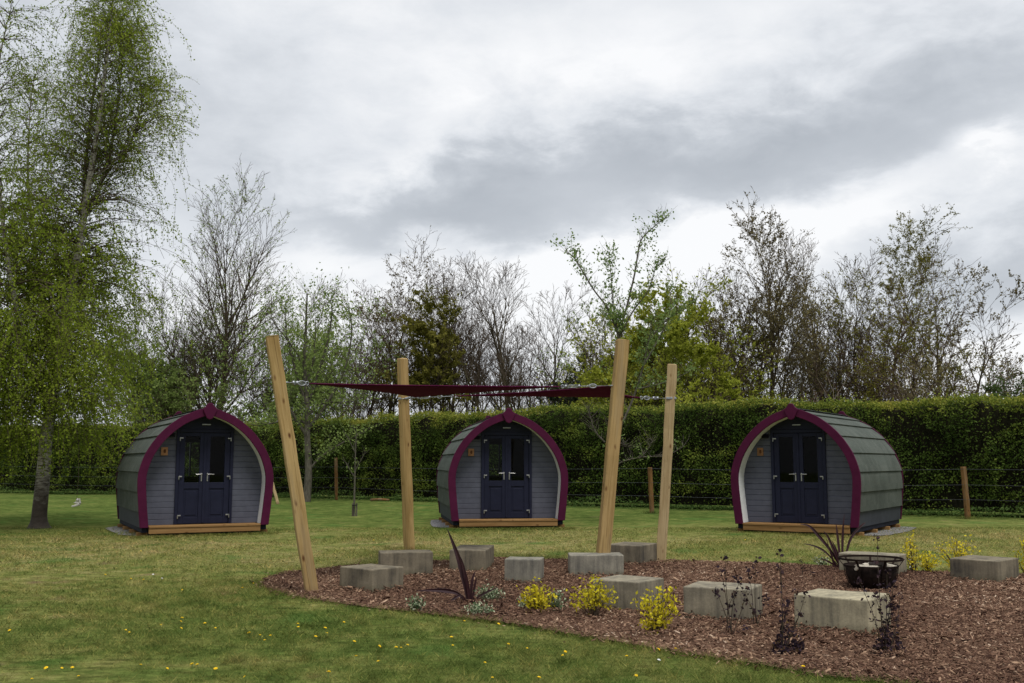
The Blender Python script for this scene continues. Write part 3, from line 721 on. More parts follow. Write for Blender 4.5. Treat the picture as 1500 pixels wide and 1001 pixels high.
# ------------------------------------------------------------------ posts and shade sails
def post(name, label, bpx, bpy_, tpx, tpy, w, mat, roll, cat='post', group=None, Y=None, chamfer=.12, dome=0):
    B = G(bpx, bpy_) if Y is None else Vector((AT(bpx, bpy_, Y).x, Y, 0)); T = AT(tpx, tpy, B.y)
    ax = (T - B); L = ax.length; ax.normalize()
    m = MB(); h = w / 2; c = h * (1 - chamfer); n = 12; R = random.Random(int(bpx))
    ring = [(h, c), (c, h), (-c, h), (-h, c), (-h, -c), (-c, -h), (c, -h), (h, -c)]
    zs = [-.25] + [L * k / n for k in range(n)] + [L - w * .12, L - .004, L]; vs = []
    for i, z in enumerate(zs):
        s = 1.0 if i < len(zs) - 3 else (1.0, .96 - dome * .12, .86 - dome * .3)[i - len(zs) + 3]
        ox, oy = (R.gauss(0, .003), R.gauss(0, .003)); s *= 1 + R.gauss(0, .008)
        vs += [(x * s + ox, y * s + oy, z) for x, y in ring]
    fs = [(i * 8 + k, i * 8 + (k + 1) % 8, (i + 1) * 8 + (k + 1) % 8, (i + 1) * 8 + k) for i in range(len(zs) - 1) for k in range(8)] + [tuple((len(zs) - 1) * 8 + k for k in range(8))]
    m.add(vs, fs); o = m.build(name, mat, None, .004)
    o.matrix_world = Matrix.Translation(B) @ (Vector((0, 0, 1)).rotation_difference(ax)).to_matrix().to_4x4() @ Matrix.Rotation(roll, 4, 'Z')
    tag(o, label, cat, group); return o, B, T
gp_ = 'shade sail posts leaning outwards'
P1, B1, T1 = post('sail_post', 'golden square post leaning steeply left at the tip of the mulch bed', 457, 869, 398, 493, .145, POSTWOOD, .32, 'post', gp_)
P2, B2, T2 = post('sail_post', 'golden round topped post standing behind two concrete blocks', 600, 807, 589, 525, .165, POSTWOOD, .75, 'post', gp_, chamfer=.38, dome=1)
P3, B3, T3 = post('sail_post', 'brownish leaning post rising in front of a concrete block right of middle', 881, 841, 912, 498, .165, POSTWOOD, .15, 'post', gp_)
P4, B4, T4 = post('sail_post', 'pale yellow knotty post at the back edge of the mulch', 968, 825, 985, 534, .14, POSTPALE, -.25, 'post', gp_)
def on_post(B, T, z): return B + (T - B) * ((z - B.z) / (T.z - B.z))
def sail(name, label, A, B, C, k=.09):
    A, B, C = Vector(A), Vector(B), Vector(C); n = 18; vs, ix = [], {}
    for i in range(n + 1):
        for j in range(n + 1 - i):
            u, v = i / n, j / n; w = 1 - u - v
            p = A * u + B * v + C * w
            cen = (A + B + C) / 3
            p += (cen - (A + B) / 2) * 4 * u * v * k * (1 - w) * 1.4 + (cen - (B + C) / 2) * 4 * v * w * k * (1 - u) * 1.4 + (cen - (A + C) / 2) * 4 * u * w * k * (1 - v) * 1.4
            p.z -= 27 * u * v * w * .035
            ix[i, j] = len(vs); vs.append(p)
    fs = []
    for i in range(n):
        for j in range(n - i):
            fs.append((ix[i, j], ix[i + 1, j], ix[i, j + 1]))
            if i + j < n - 1: fs.append((ix[i + 1, j], ix[i + 1, j + 1], ix[i, j + 1]))
    m = MB(); m.add(vs, fs); o = m.build(name, SAIL, None, smooth=True)
    s = o.modifiers.new('thick', 'SOLIDIFY'); s.thickness = .004; s.offset = 0
    tag(o, label, 'shade sail', 'maroon triangular shade sails')
    # webbing hem along the edges
    h = MB(); edges = [[vs[ix[i, 0]] for i in range(n + 1)], [vs[ix[0, j]] for j in range(n + 1)], [vs[ix[i, n - i]] for i in range(n + 1)]]
    for ed in edges: h.tube(ed, .007, 6)
    h.build('hem', SAIL, o, smooth=True); return o
def rigging(parent, a, b, body=.3, pos=.5, ringat=.2):
    a, b = Vector(a), Vector(b); d = b - a; L = d.length; u = d.normalized(); m = MB()
    m.tube([a, b], .004, 6)
    c0 = a + d * pos - u * body / 2 * min(1, L); c1 = a + d * pos + u * body / 2 * min(1, L); o = u.cross(Vector((0, 0, 1))).normalized() * .014; up = u.cross(o).normalized() * .016
    for s in (-1, 1): m.tube([c0 + up * s, c1 + up * s], .005, 6)
    m.box((c0), (.03, .03, .045)); m.box(c1, (.03, .03, .045))
    r = a + d * ringat; Mx = Matrix((u, up.normalized(), o.normalized())).transposed()
    m.torus(r, .033, .007, 18, 6, Mx @ Matrix.Diagonal((1.5, .8, 1)))
    m.torus(a + u * .02, .022, .006, 14, 6, Mx); m.torus(b, .03, .008, 14, 6, Mx @ Matrix.Rotation(1.57, 3, 'X'))
    m.build('turnbuckle', GALV, parent, smooth=True)
S1A = AT(452, 562, B1.y + .15); S1B = AT(822, 566.5, B3.y - .1); S1C = AT(608, 582, B2.y - .6)
S2A = AT(664, 580.5, B2.y - .7); S2B = AT(899, 565, B3.y + .25); S2C = AT(938, 583, B4.y - .15)
s1 = sail('shade_sail', 'longer maroon shade sail stretched from the steep left post across the round topped post', S1A, S1B, S1C)
s2 = sail('shade_sail', 'lower maroon shade sail running behind the brownish post to the pale post', S2A, S2B, S2C, .15)
rigging(s1, S1A, on_post(B1, T1, S1A.z) + Vector((.085, 0, 0)), .16, .6, .3)
rigging(s1, S1B, on_post(B3, T3, S1B.z + .02) - Vector((.09, 0, 0)), .26, .22, .62)
rigging(s1, S1C, on_post(B2, T2, S1C.z) - Vector((0, .09, 0)), .16, .5, .3)
rigging(s2, S2A, on_post(B2, T2, S2A.z) + Vector((.05, -.09, 0)), .26, .62, .28)
rigging(s2, S2B, on_post(B3, T3, S2B.z) + Vector((.03, .1, 0)), .1, .5, .3)
rigging(s2, S2C, on_post(B4, T4, S2C.z) - Vector((.075, 0, 0)), .16, .6, .25)
for P, B, T, z, w in ((P2, B2, T2, S2A.z, .17), (P4, B4, T4, S2C.z, .15)):
    m = MB(); c = on_post(B, T, z); m.box((0, 0, 0), (w, w + .002, .035)); m.tube([(-w * .5, 0, 0), (w * .62, 0, 0)], .008, 8)
    o = m.build('steel_strap', GALV, None, .003); o.parent = P; o.matrix_parent_inverse = Matrix.Identity(4)
    inv = P.matrix_world.inverted(); o.matrix_local = inv @ Matrix.Translation(c)

# ------------------------------------------------------------------ concrete seat blocks
def block(label, L, N, R, ytop, col, depth=None):
    L, N, R = (Vector(G(*p)) for p in (L, N, R)); e1, e2 = R - N, L - N
    if e1.length > e2.length:
        a = e1.normalized(); la = e1.length; b = Vector((-a.y, a.x, 0)); b = b if b.dot(e2) > 0 else -b; lb = depth or max(abs(e2.dot(b)), .28)
    else:
        a = e2.normalized(); la = e2.length; b = Vector((-a.y, a.x, 0)); b = b if b.dot(e1) > 0 else -b; lb = depth or max(abs(e1.dot(b)), .28)
    T = AT(0, ytop, N.y).z
    c = N + a * la / 2 + b * lb / 2; m = MB(); m.box((0, 0, T / 2 - .03), (la, lb, T + .06))
    me = bpy.data.meshes.new('b'); me.from_pydata(m.v, [], m.f); bm = bmesh.new(); bm.from_mesh(me); bmesh.ops.recalc_face_normals(bm, faces=bm.faces)
    bmesh.ops.subdivide_edges(bm, edges=bm.edges, cuts=7, use_grid_fill=True)
    q = np.array([v.co for v in bm.verts]); dq = np.stack([sn(q, 7, int(L.x * 100) % 97 + k, 2) for k in range(3)], 1) * .0028
    for v, d in zip(bm.verts, dq): v.co += Vector(d)
    bm.to_mesh(me); bm.free()
    o = link('concrete_block', me, CONCRETE); md = o.modifiers.new('bevel', 'BEVEL'); md.width = .012; md.segments = 2; md.limit_method = 'ANGLE'; md.angle_limit = math.radians(50)
    for q in range(150):
        k = rnd.random() * 2 * (la + lb); off = abs(rnd.gauss(0, .035)) + .006
        if k < la: p_ = N + a * k - b * off
        elif k < 2 * la: p_ = N + a * (k - la) + b * (lb + off)
        elif k < 2 * la + lb: p_ = N + b * (k - 2 * la) - a * off
        else: p_ = N + b * (k - 2 * la - lb) + a * (la + off)
        HEAP.append((p_.x, p_.y, off))
    o.location = (c.x, c.y, 0); o.rotation_euler = (0, 0, math.atan2(a.y, a.x)); o.color = (*col, 1)
    tag(o, label, 'concrete block', 'concrete seat blocks on the mulch'); return o
DK, MD, LT, GR = (.215, .19, .145), (.27, .245, .19), (.38, .345, .25), (.27, .258, .22)
block('dark stained concrete block beside the foot of the steep left post', (497, 865), (545, 871), (586, 864.5), 835, DK)
block('concrete block in front of the round topped post', (556, 847), (634, 845.5), (640, 842), 809, DK, .42)
block('dark concrete block behind the tall purple strap leaves', (661.5, 837), (711, 840), (724, 830), 806.5, DK)
block('pale grey squarish concrete block standing alone in the middle of the bed', (739, 856), (791, 857), (805, 852), 820, GR)
block('concrete block with the brownish post standing in front of it', (834.7, 846), (914, 846), (918, 843), 813.5, GR, .42)
block('dark concrete block at the foot of the pale post', (893, 826.5), (939, 830.5), (965, 825), 800, DK)
block('concrete block partly covered by the tall golden shrubs', (868, 892), (936, 899), (979, 891), 853.5, MD)
block('long grey concrete block with thin purple stems in front', (1001, 907), (1098, 914), (1131, 904), 864.5, MD)
block('light buff concrete block nearest the camera', (1164, 923), (1274, 934.5), (1306, 922), 879.5, LT)
block('long weathered concrete block alone at the right edge', (1385, 852), (1464, 856.5), (1494, 850), 822.5, DK)
block('concrete block behind the iron fire basket', (1229, 839.5), (1317, 845), (1331, 840), 814.5, MD, .40)

chips()

# ------------------------------------------------------------------ iron fire basket
FB = G(1277, 864); S = FB.y / F
e = empty('fire_basket', FB); tag(e, 'black iron fire basket with two flared hoops heaped with ash', 'fire basket')
r1, r2, r3 = 44 * S, 37 * S, 25 * S; z1, z2, z3 = 44 * S, 34 * S, 3 * S
m = MB(); m.lathe([(r3 * .2, z3), (r3, z3), (r3 * 1.22, z3 + .06), (r2 * .93, z2 * .6), (r2 * .97, z2), (r2 * .955, z2), (r2 * .9, z2 * .6), (r3 * 1.18, z3 + .065), (r3 * .95, z3 + .012), (r3 * .2, z3 + .012)], 32); m.build('bowl', IRON, e, smooth=True)
for r, z in ((r1, z1), (r2, z2), (r2 * .84, z2 * .55)):
    m = MB(); m.lathe([(r, z - .012), (r + .006, z - .012), (r + .006, z + .012), (r, z + .012), (r, z - .012)], 36); m.build('hoop', IRON, e)
for k in range(7):
    a = k / 7 * 6.283 + .35; c_, s_ = math.cos(a), math.sin(a); m = MB()
    pts = [(r3 * .95, z3), (r3 * 1.25, z3 + .06), (r2 * .95 + .004, z2 * .6), (r2 + .004, z2), (r1 + .008, z1), (r1 + .02, z1 + .012)]
    w = .014; vs = []
    for r, z in pts:
        for t in (-w, w): vs.append((r * c_ - t * s_, r * s_ + t * c_, z))
    m.add(vs, [(2 * i, 2 * i + 1, 2 * i + 3, 2 * i + 2) for i in range(len(pts) - 1)]); o = m.build('strap', IRON, e)
    md = o.modifiers.new('t', 'SOLIDIFY'); md.thickness = .006
for k in range(3):
    a = k / 3 * 6.283 + .5; m = MB(); m.tube([(r3 * .8 * math.cos(a), r3 * .8 * math.sin(a), z3 + .01), (r3 * math.cos(a), r3 * math.sin(a), -.01)], .018, 8); m.build('leg', IRON, e)
RR = random.Random(5)
m = MB(); n = 26
vs = [(0, 0, z2 * .8)]; 
rings = 6
hs = []
for i in range(1, rings + 1):
    for k in range(n):
        r = r2 * .93 * i / rings; a = k / n * 6.283; vs.append((r * math.cos(a), r * math.sin(a), z2 * .78 + .05 * (1 - (i / rings) ** 2) + RR.gauss(0, .008)))
fs = [(0, 1 + k, 1 + (k + 1) % n) for k in range(n)] + [(1 + (i - 1) * n + k, 1 + i * n + k, 1 + i * n + (k + 1) % n, 1 + (i - 1) * n + (k + 1) % n) for i in range(1, rings) for k in range(n)]
m.add(vs, fs); o = m.build('ash_heap', CHARWOOD, None, smooth=True); o.location = FB; tag(o, 'dark heap of ash filling the iron fire basket', 'ash')
for i, (x, y, z, L, a, tilt, mt, lab) in enumerate(((-.10, -.16, .03, .30, .25, .05, ASHWOOD, 'pale ashen log at the left front of the fire basket'), (.16, -.10, .05, .22, -.3, .25, ASHWOOD, 'short pale log tilted up at the right rim of the fire basket'),
                                              (.0, .08, .045, .34, .9, -.08, ASHWOOD, 'grey log lying across the back of the fire basket'), (.05, -.08, .06, .26, 1.9, .1, CHARWOOD, 'blackened charred log on top of the ash'))):
    m = MB(); pts = [(L * (t - .5), .012 * math.sin(t * 5 + i), .008 * math.cos(t * 6)) for t in np.linspace(0, 1, 6)]; m.tube(pts, [.034, .042, .04, .043, .038, .03], 9)
    o = m.build('burnt_log', mt, None, smooth=False); o.location = FB + Vector((x, y, z2 * .82 + z)); o.rotation_euler = (0, tilt, a); tag(o, lab, 'log', 'burnt logs in the fire basket')
m = MB(); q = G(1333, 833); Tt = AT(1334, 813, q.y); m.prism([(-.012, 0), (.012, 0), (.014, Tt.z * .55), (.045, Tt.z), (-.03, Tt.z * .78), (-.016, Tt.z * .5)], -.003, .003); o = m.build('plant_marker', TAGW, None); o.location = q; o.rotation_euler = (0, 0, .2)
tag(o, 'small white plant marker beside the block behind the fire basket', 'plant marker')

# ------------------------------------------------------------------ bed plants
def stems_of(base, specs, R, segs=6, r0=.005):
    """specs: list of end points; curved stems from the base"""
    out = []; nodes = []
    for end in specs:
        p = Vector((R.gauss(0, .015), R.gauss(0, .015), 0)); q = Vector(end); mid = (p + q) / 2 + Vector((R.gauss(0, .03), R.gauss(0, .03), q.z * .08)); prev = p
        for k in range(1, segs + 1):
            t = k / segs; x = p * (1 - t) ** 2 + mid * 2 * t * (1 - t) + q * t * t
            out.append((*prev, *x, r0 * (1 - .6 * (k - 1) / segs), r0 * (1 - .6 * k / segs))); nodes.append((x, t)); prev = x
    return out, nodes
def shrub(name, label, cat, px, py, w, h, nst, nl, lsize, lmat, bark=TWIG, group=None, seed=1, start=.25, scat=.03, dy=1.0, tintb=(.2, .9), extra=None, r0=.004, aspect=.55):
    R = random.Random(seed); rng = np.random.default_rng(seed); b = G(px, py); s = b.y / F; w *= s; h *= s
    e = empty(name, b); tag(e, label, cat, group)
    ends = []
    for k in range(nst):
        a = R.random() * 6.283; rr = R.random() ** .6; hh = h * (1 - .45 * rr) * (.75 + .3 * R.random()); ends.append((w / 2 * rr * math.cos(a), w / 2 * dy * rr * math.sin(a), hh))
    for x, y, z in (extra or []): ends.append((x * s, y * s, z * s))
    sg, nodes = stems_of(b, ends, R, r0=r0); wood_obj('stems', [(sg, 5)], bark, e)
    N = [(n_, t) for n_, t in nodes if t >= start]; ii = rng.integers(0, len(N), nl)
    P = np.array([N[i][0] for i in ii]) + rng.normal(0, scat, (nl, 3)); P[:, 2] = np.maximum(P[:, 2], .012)
    leaf_obj('foliage', P, lsize, tintb[0] + (tintb[1] - tintb[0]) * rng.random(nl), lmat, e, rng, aspect=aspect); return e
yg = 'golden leaved shrubs in the bed'
shrub('golden_shrub', 'low golden shrub between silvery plants near the middle of the bed', 'shrub', 786, 899, 50, 47, 36, 576, .036, LEAF_YELLOW, group=yg, seed=3, scat=.032)
shrub('golden_shrub', 'airy golden shrub in front of the partly covered block', 'shrub', 869, 906, 60, 64, 36, 576, .036, LEAF_YELLOW, group=yg, seed=4, scat=.03, start=.4, tintb=(.1, .75), extra=[(-34, 0, 40), (-30, 2, 30), (30, 0, 36), (32, -2, 24)])
shrub('golden_shrub', 'tall spreading golden shrub nearest the lawn edge', 'shrub', 960, 930, 60, 75, 39, 709, .036, LEAF_YELLOW, group=yg, seed=5, scat=.03, start=.2, tintb=(.2, .85), extra=[(-27, 0, 52), (-25, 3, 40), (28, 0, 50), (24, -3, 64), (-14, 0, 8)])
shrub('golden_shrub', 'upright golden shrub touching the block behind the fire basket', 'shrub', 1338, 839, 28, 55, 19, 288, .036, LEAF_YELLOW, group=yg, seed=6, scat=.032, tintb=(.35, 1), extra=[(-14, 0, 30), (-22, 0, 22), (-12, 0, 46)])
shrub('golden_shrub', 'round golden shrub with a greenish centre at the back edge', 'shrub', 1358, 839, 45, 35, 25, 332, .036, LEAF_YELLOW, group=yg, seed=7, scat=.032, tintb=(.1, .85))
shrub('golden_shrub', 'wide golden shrub behind the long weathered block', 'shrub', 1404, 838, 64, 52, 36, 509, .036, LEAF_YELLOW, group=yg, seed=8, scat=.032, tintb=(.3, 1), extra=[(22, 0, 50), (20, 0, 44), (-24, 0, 36)])
shrub('golden_shrub', 'golden shrub cut by the right edge of the view', 'shrub', 1506, 846, 35, 64, 28, 398, .036, LEAF_YELLOW, group=yg, seed=9, scat=.032)
vg = 'variegated ground cover shrubs'
def mound(label, px, py, w, h, nl, seed, mat=LEAF_VARIEG, size=.026):
    return shrub('variegated_shrub', label, 'shrub', px, py, w * .92, h * .95, 22, nl, size, mat, group=vg, seed=seed, start=.3, scat=.022, dy=.8, tintb=(0, 1), aspect=.6)
mound('smallest variegated shrub alone left of the purple strap leaves', 608, 897, 30, 22, 300, 21)
mound('domed green variegated shrub behind the purple strap leaves', 716, 884, 46, 30, 520, 22)
mound('pale flat variegated shrub in front of the purple strap leaves', 701, 902, 50, 18, 460, 23)
mound('grey green variegated shrub right of the low golden shrub', 815, 897, 34, 36, 420, 24)
mound('low variegated tuft on the left of the low golden shrub', 768, 895, 18, 20, 160, 25)
mound('silvery feathery plant at the back edge left of the fire basket', 1204, 831, 34, 20, 240, 26)
pg_ = 'dark purple leaved saplings'
def purple(label, px, py, stems, nl, seed, dense=0, size=.032):
    R = random.Random(seed); rng = np.random.default_rng(seed); b = G(px, py); s = b.y / F
    e = empty('purple_sapling', b); tag(e, label, 'sapling', pg_)
    sg, nodes = stems_of(b, [(x * s, y * s, z * s) for x, y, z in stems], R, 9, .0045); wood_obj('stems', [(sg, 5)], BARK, e)
    P = []
    for k in range(nl):
        x, t = nodes[int(rng.integers(0, len(nodes)))]
        if t < .3: continue
        for j in range(2): P.append(np.array(x) + rng.normal(0, .018, 3))
    tips = [n_ for n_, t in nodes if t > .95]
    for x in tips:
        for j in range(9): P.append(np.array(x) + rng.normal(0, .014, 3))
    for k in range(dense):
        a = rng.random() * 6.283; r = rng.random() ** .5; P.append(np.array((r * .13 * math.cos(a) + .035, r * .10 * math.sin(a), .01 + rng.random() * .30 * (1.15 - r))))
    P = np.array(P); leaf_obj('foliage', P, size, rng.random(len(P)) ** 1.2, LEAF_PURPLE, e, rng, aspect=.7, flat=.3); return e
purple('twiggy purple sapling in front of the left half of the long grey block', 1072, 932, [(-6, 0, 108), (-13, 0, 92), (-20, 0, 62), (8, 2, 60), (24, 2, 66), (14, -2, 78)], 46, 31, 24)
purple('purple sapling in front of the right corner of the long grey block', 1108, 922, [(3, 0, 96), (-9, 2, 82), (-14, 0, 40), (16, 1, 44), (-28, 0, 70)], 40, 32, 10)
purple('tall purple sapling with a dense leafy foot between the two front blocks', 1149, 959, [(-2, 0, 143), (-3, 1, 120), (20, 4, 88), (34, 4, 84), (24, 0, 56), (8, 2, 74)], 70, 33, 380, .03)
purple('tallest purple sapling at the right corner of the light buff block', 1296, 962, [(-33, 0, 104), (-10, 0, 84), (-3, 2, 166), (8, 0, 118), (18, 0, 102), (26, 2, 84), (14, -2, 70)], 150, 34, 420, .03)
purple('tiny dark purple sapling near the silvery plant', 1178, 848, [(-3, 0, 26), (2, 0, 20), (12, 0, 8)], 10, 35, 6, .022)

def strap_plant(label, px, py, blades):
    b = G(px, py); s = b.y / F; e = empty('purple_flax', b); tag(e, label, 'flax plant', 'purple strap leaved flax plants')
    for pts, w, dep in blades:
        m = MB(); n = 14; P = [Vector((x * s, dep * s * (i / (len(pts) - 1)), z * s)) for i, (x, z) in enumerate(pts)]
        C = []
        for k in range(n + 1):
            t = k / n * (len(P) - 1); i = min(int(t), len(P) - 2); f = t - i; p0 = P[max(i - 1, 0)]; p1, p2 = P[i], P[i + 1]; p3 = P[min(i + 2, len(P) - 1)]
            C.append(.5 * (2 * p1 + (p2 - p0) * f + (2 * p0 - 5 * p1 + 4 * p2 - p3) * f * f + (3 * p1 - p0 - 3 * p2 + p3) * f ** 3))
        vs = []
        for k, c in enumerate(C):
            d = (C[min(k + 1, n)] - C[max(k - 1, 0)]).normalized(); sd = d.cross(Vector((0, 1, 0))).normalized(); nn = sd.cross(d).normalized()
            t = k / n; ww = w * s * .5 * (.55 + .75 * min(t * 2.2, 1)) * (1 - max(0, (t - .45) / .55) ** 1.6) + .001
            vs += [c - sd * ww, c + nn * ww * .35, c + sd * ww]
        m.add(vs, [q for k in range(n) for q in ((3 * k, 3 * k + 1, 3 * k + 4, 3 * k + 3), (3 * k + 1, 3 * k + 2, 3 * k + 5, 3 * k + 4))])
        o = m.build('strap_leaf', PHORM, e, smooth=False); md = o.modifiers.new('t', 'SOLIDIFY'); md.thickness = .003
strap_plant('purple flax plant with one tall pointed leaf in front of the dark blocks', 688, 885, [
    ([(-2, 0), (-7, 30), (-17, 66), (-33, 106)], 6.5, 2), ([(-1, 0), (-4, 26), (-9, 52), (-14, 68)], 3.6, -3), ([(-4, 0), (-16, 14), (-34, 19), (-56, 20), (-76, 19)], 4.7, -6), ([(-3, 0), (-12, 12), (-26, 6), (-40, -3)], 2.5, -10),
    ([(1, 0), (2, 20), (4, 36), (8, 46)], 3.2, 3), ([(2, 0), (5, 14), (8, 30), (10, 38)], 2.5, -2), ([(2, 0), (12, 10), (26, 18), (42, 25)], 2.5, -8), ([(-3, 0), (-6, 22), (-10, 40)], 2.9, 4), ([(0, 0), (-2, 22), (-5, 44)], 3.2, -5), ([(-2, 2), (-14, -4), (-30, -10)], 1.8, -16)])
strap_plant('purple flax plant spreading thin leaves behind the iron fire basket', 1234, 836, [
    ([(0, 0), (-15, 27), (-32, 49), (-45, 63), (-58, 65)], 3.5, 3), ([(0, 0), (-9, 22), (-19, 47), (-26, 56)], 2.8, -2), ([(0, 0), (-3, 25), (-5, 52), (-6, 67)], 2.8, 2), ([(0, 0), (1, 29), (3, 58), (6, 81)], 2.8, 0), ([(1, 0), (6, 22), (15, 47), (32, 65), (37, 67)], 2.8, 2),
    ([(1, 0), (4, 20), (11, 38)], 2.8, -3), ([(0, 0), (-17, 11), (-32, 18)], 2.1, -3), ([(0, 0), (-22, 25), (-37, 34), (-54, 38)], 2.1, 3), ([(-1, 0), (-5, 22), (-13, 43)], 2.8, 3), ([(0, 0), (-11, 9), (-15, 20), (-22, 45)], 2.4, -2)])

# ------------------------------------------------------------------ lawn flowers
DAND = [(153, 845), (190, 850), (212, 851), (267, 865), (355, 864), (371, 857), (265, 910), (263, 913), (236, 918), (262, 924), (300, 918), (315, 923), (183, 927), (189, 929), (16, 928), (367, 932), (388, 941), (397, 935), (380, 934), (205, 978), (243, 984), (283, 979), (291, 978), (316, 986), (361, 994), (70, 984), (89, 982), (106, 983), (115, 995), (47, 999),
        (436, 917), (437, 923), (503, 916), (475, 925), (478, 931), (461, 938), (517, 945), (552, 951), (580, 954), (587, 952), (596, 949), (521, 965), (661, 939), (663, 949), (743, 947), (771, 953), (709, 975), (481, 991), (555, 973), (680, 913), (729, 918), (721, 997), (788, 999), (825, 965), (827, 959), (918, 966), (961, 955), (989, 955), (931, 994), (1176, 983), (206, 808), (1253, 775), (1262, 774), (1092, 792), (547, 793)]
def flower(name, label, cat, group, petal, px, py, d, ht, first=None, i=0):
    b = G(px, py + 1); R = random.Random(i + 50)
    e = empty(name, b, R.random() * 6); tag(e, label, cat, group)
    m = MB(); m.tube([(0, 0, -.01), (.004, 0, ht * .5), (0, .003, ht)], .0025, 5); m.build('stalk', STALK, e)
    m = MB(); n = 14; vs = [(0, 0, ht + d * .28)]
    for ring, rr, zz in ((0, .45, .24), (1, 1, .06)):
        for k in range(n * 2):
            a = k / (n * 2) * 6.283; q = d / 2 * rr * (1 if k % 2 else (.78 if ring else 1)); vs.append((q * math.cos(a), q * math.sin(a), ht + d * zz + R.gauss(0, d * .03)))
    N2 = n * 2; vs.append((0, 0, ht - d * .12))
    fs = [(0, 1 + k, 1 + (k + 1) % N2) for k in range(N2)] + [(1 + k, 1 + N2 + k, 1 + N2 + (k + 1) % N2, 1 + (k + 1) % N2) for k in range(N2)] + [(1 + N2 + (k + 1) % N2, 1 + N2 + k, 1 + 2 * N2) for k in range(N2)]
    m.add(vs, fs); m.build('flower_head', petal, e)
    e.rotation_euler = (R.gauss(0, .25), R.gauss(-.1, .25), R.random() * 6); return e
fl = flower('dandelion', 'yellow dandelion flower in the mown lawn', 'flower', 'dandelions scattered over the lawn', PETAL, *DAND[0], .032, .035)
for i, p in enumerate(DAND[1:]):
    c = copy_tree(fl); R = random.Random(i); c.location = G(p[0], p[1] + 1); c.rotation_euler = (R.gauss(.1, .25), R.gauss(0, .25), R.random() * 6); s = R.uniform(.6, 1.05) * (1.15 if p[1] < 860 else 1); c.scale = (s, s, s)
fw = flower('daisy', 'small white daisy in the green lawn', 'flower', 'white daisies in the lawn', PETALW, 236, 850, .03, .03)
for i, p in enumerate(((224, 845), (964, 973))):
    c = copy_tree(fw); c.location = G(*p); c.rotation_euler = (.2, .1, i)

# ------------------------------------------------------------------ hedge and its fence
HP = np.array([(26, 19.5), (12.35, 29.4), (3.2, 35.2), (-3.9, 40.5), (-12, 46.5), (-22, 50), (-44, 55)], float)
HL = np.concatenate([[0], np.cumsum(np.linalg.norm(np.diff(HP, axis=0), axis=1))])
def hpath(s):
    s = np.asarray(s); x = np.interp(s, HL, HP[:, 0]); y = np.interp(s, HL, HP[:, 1]); e_ = .8
    dx = np.interp(s + e_, HL, HP[:, 0]) - np.interp(s - e_, HL, HP[:, 0]); dy = np.interp(s + e_, HL, HP[:, 1]) - np.interp(s - e_, HL, HP[:, 1]); m = np.hypot(dx, dy)
    return x, y, dy / m * 1.0, -dx / m * 1.0    # normal
HH = 3.42
def htop(s): return (HH - .16 * np.clip((s - 30) / 15, 0, 1)) * (1 - .075 * np.exp(-((s - 8) / 10) ** 2)) + .06 * np.sin(s * .9) + .05 * np.sin(s * 2.3 + 1)
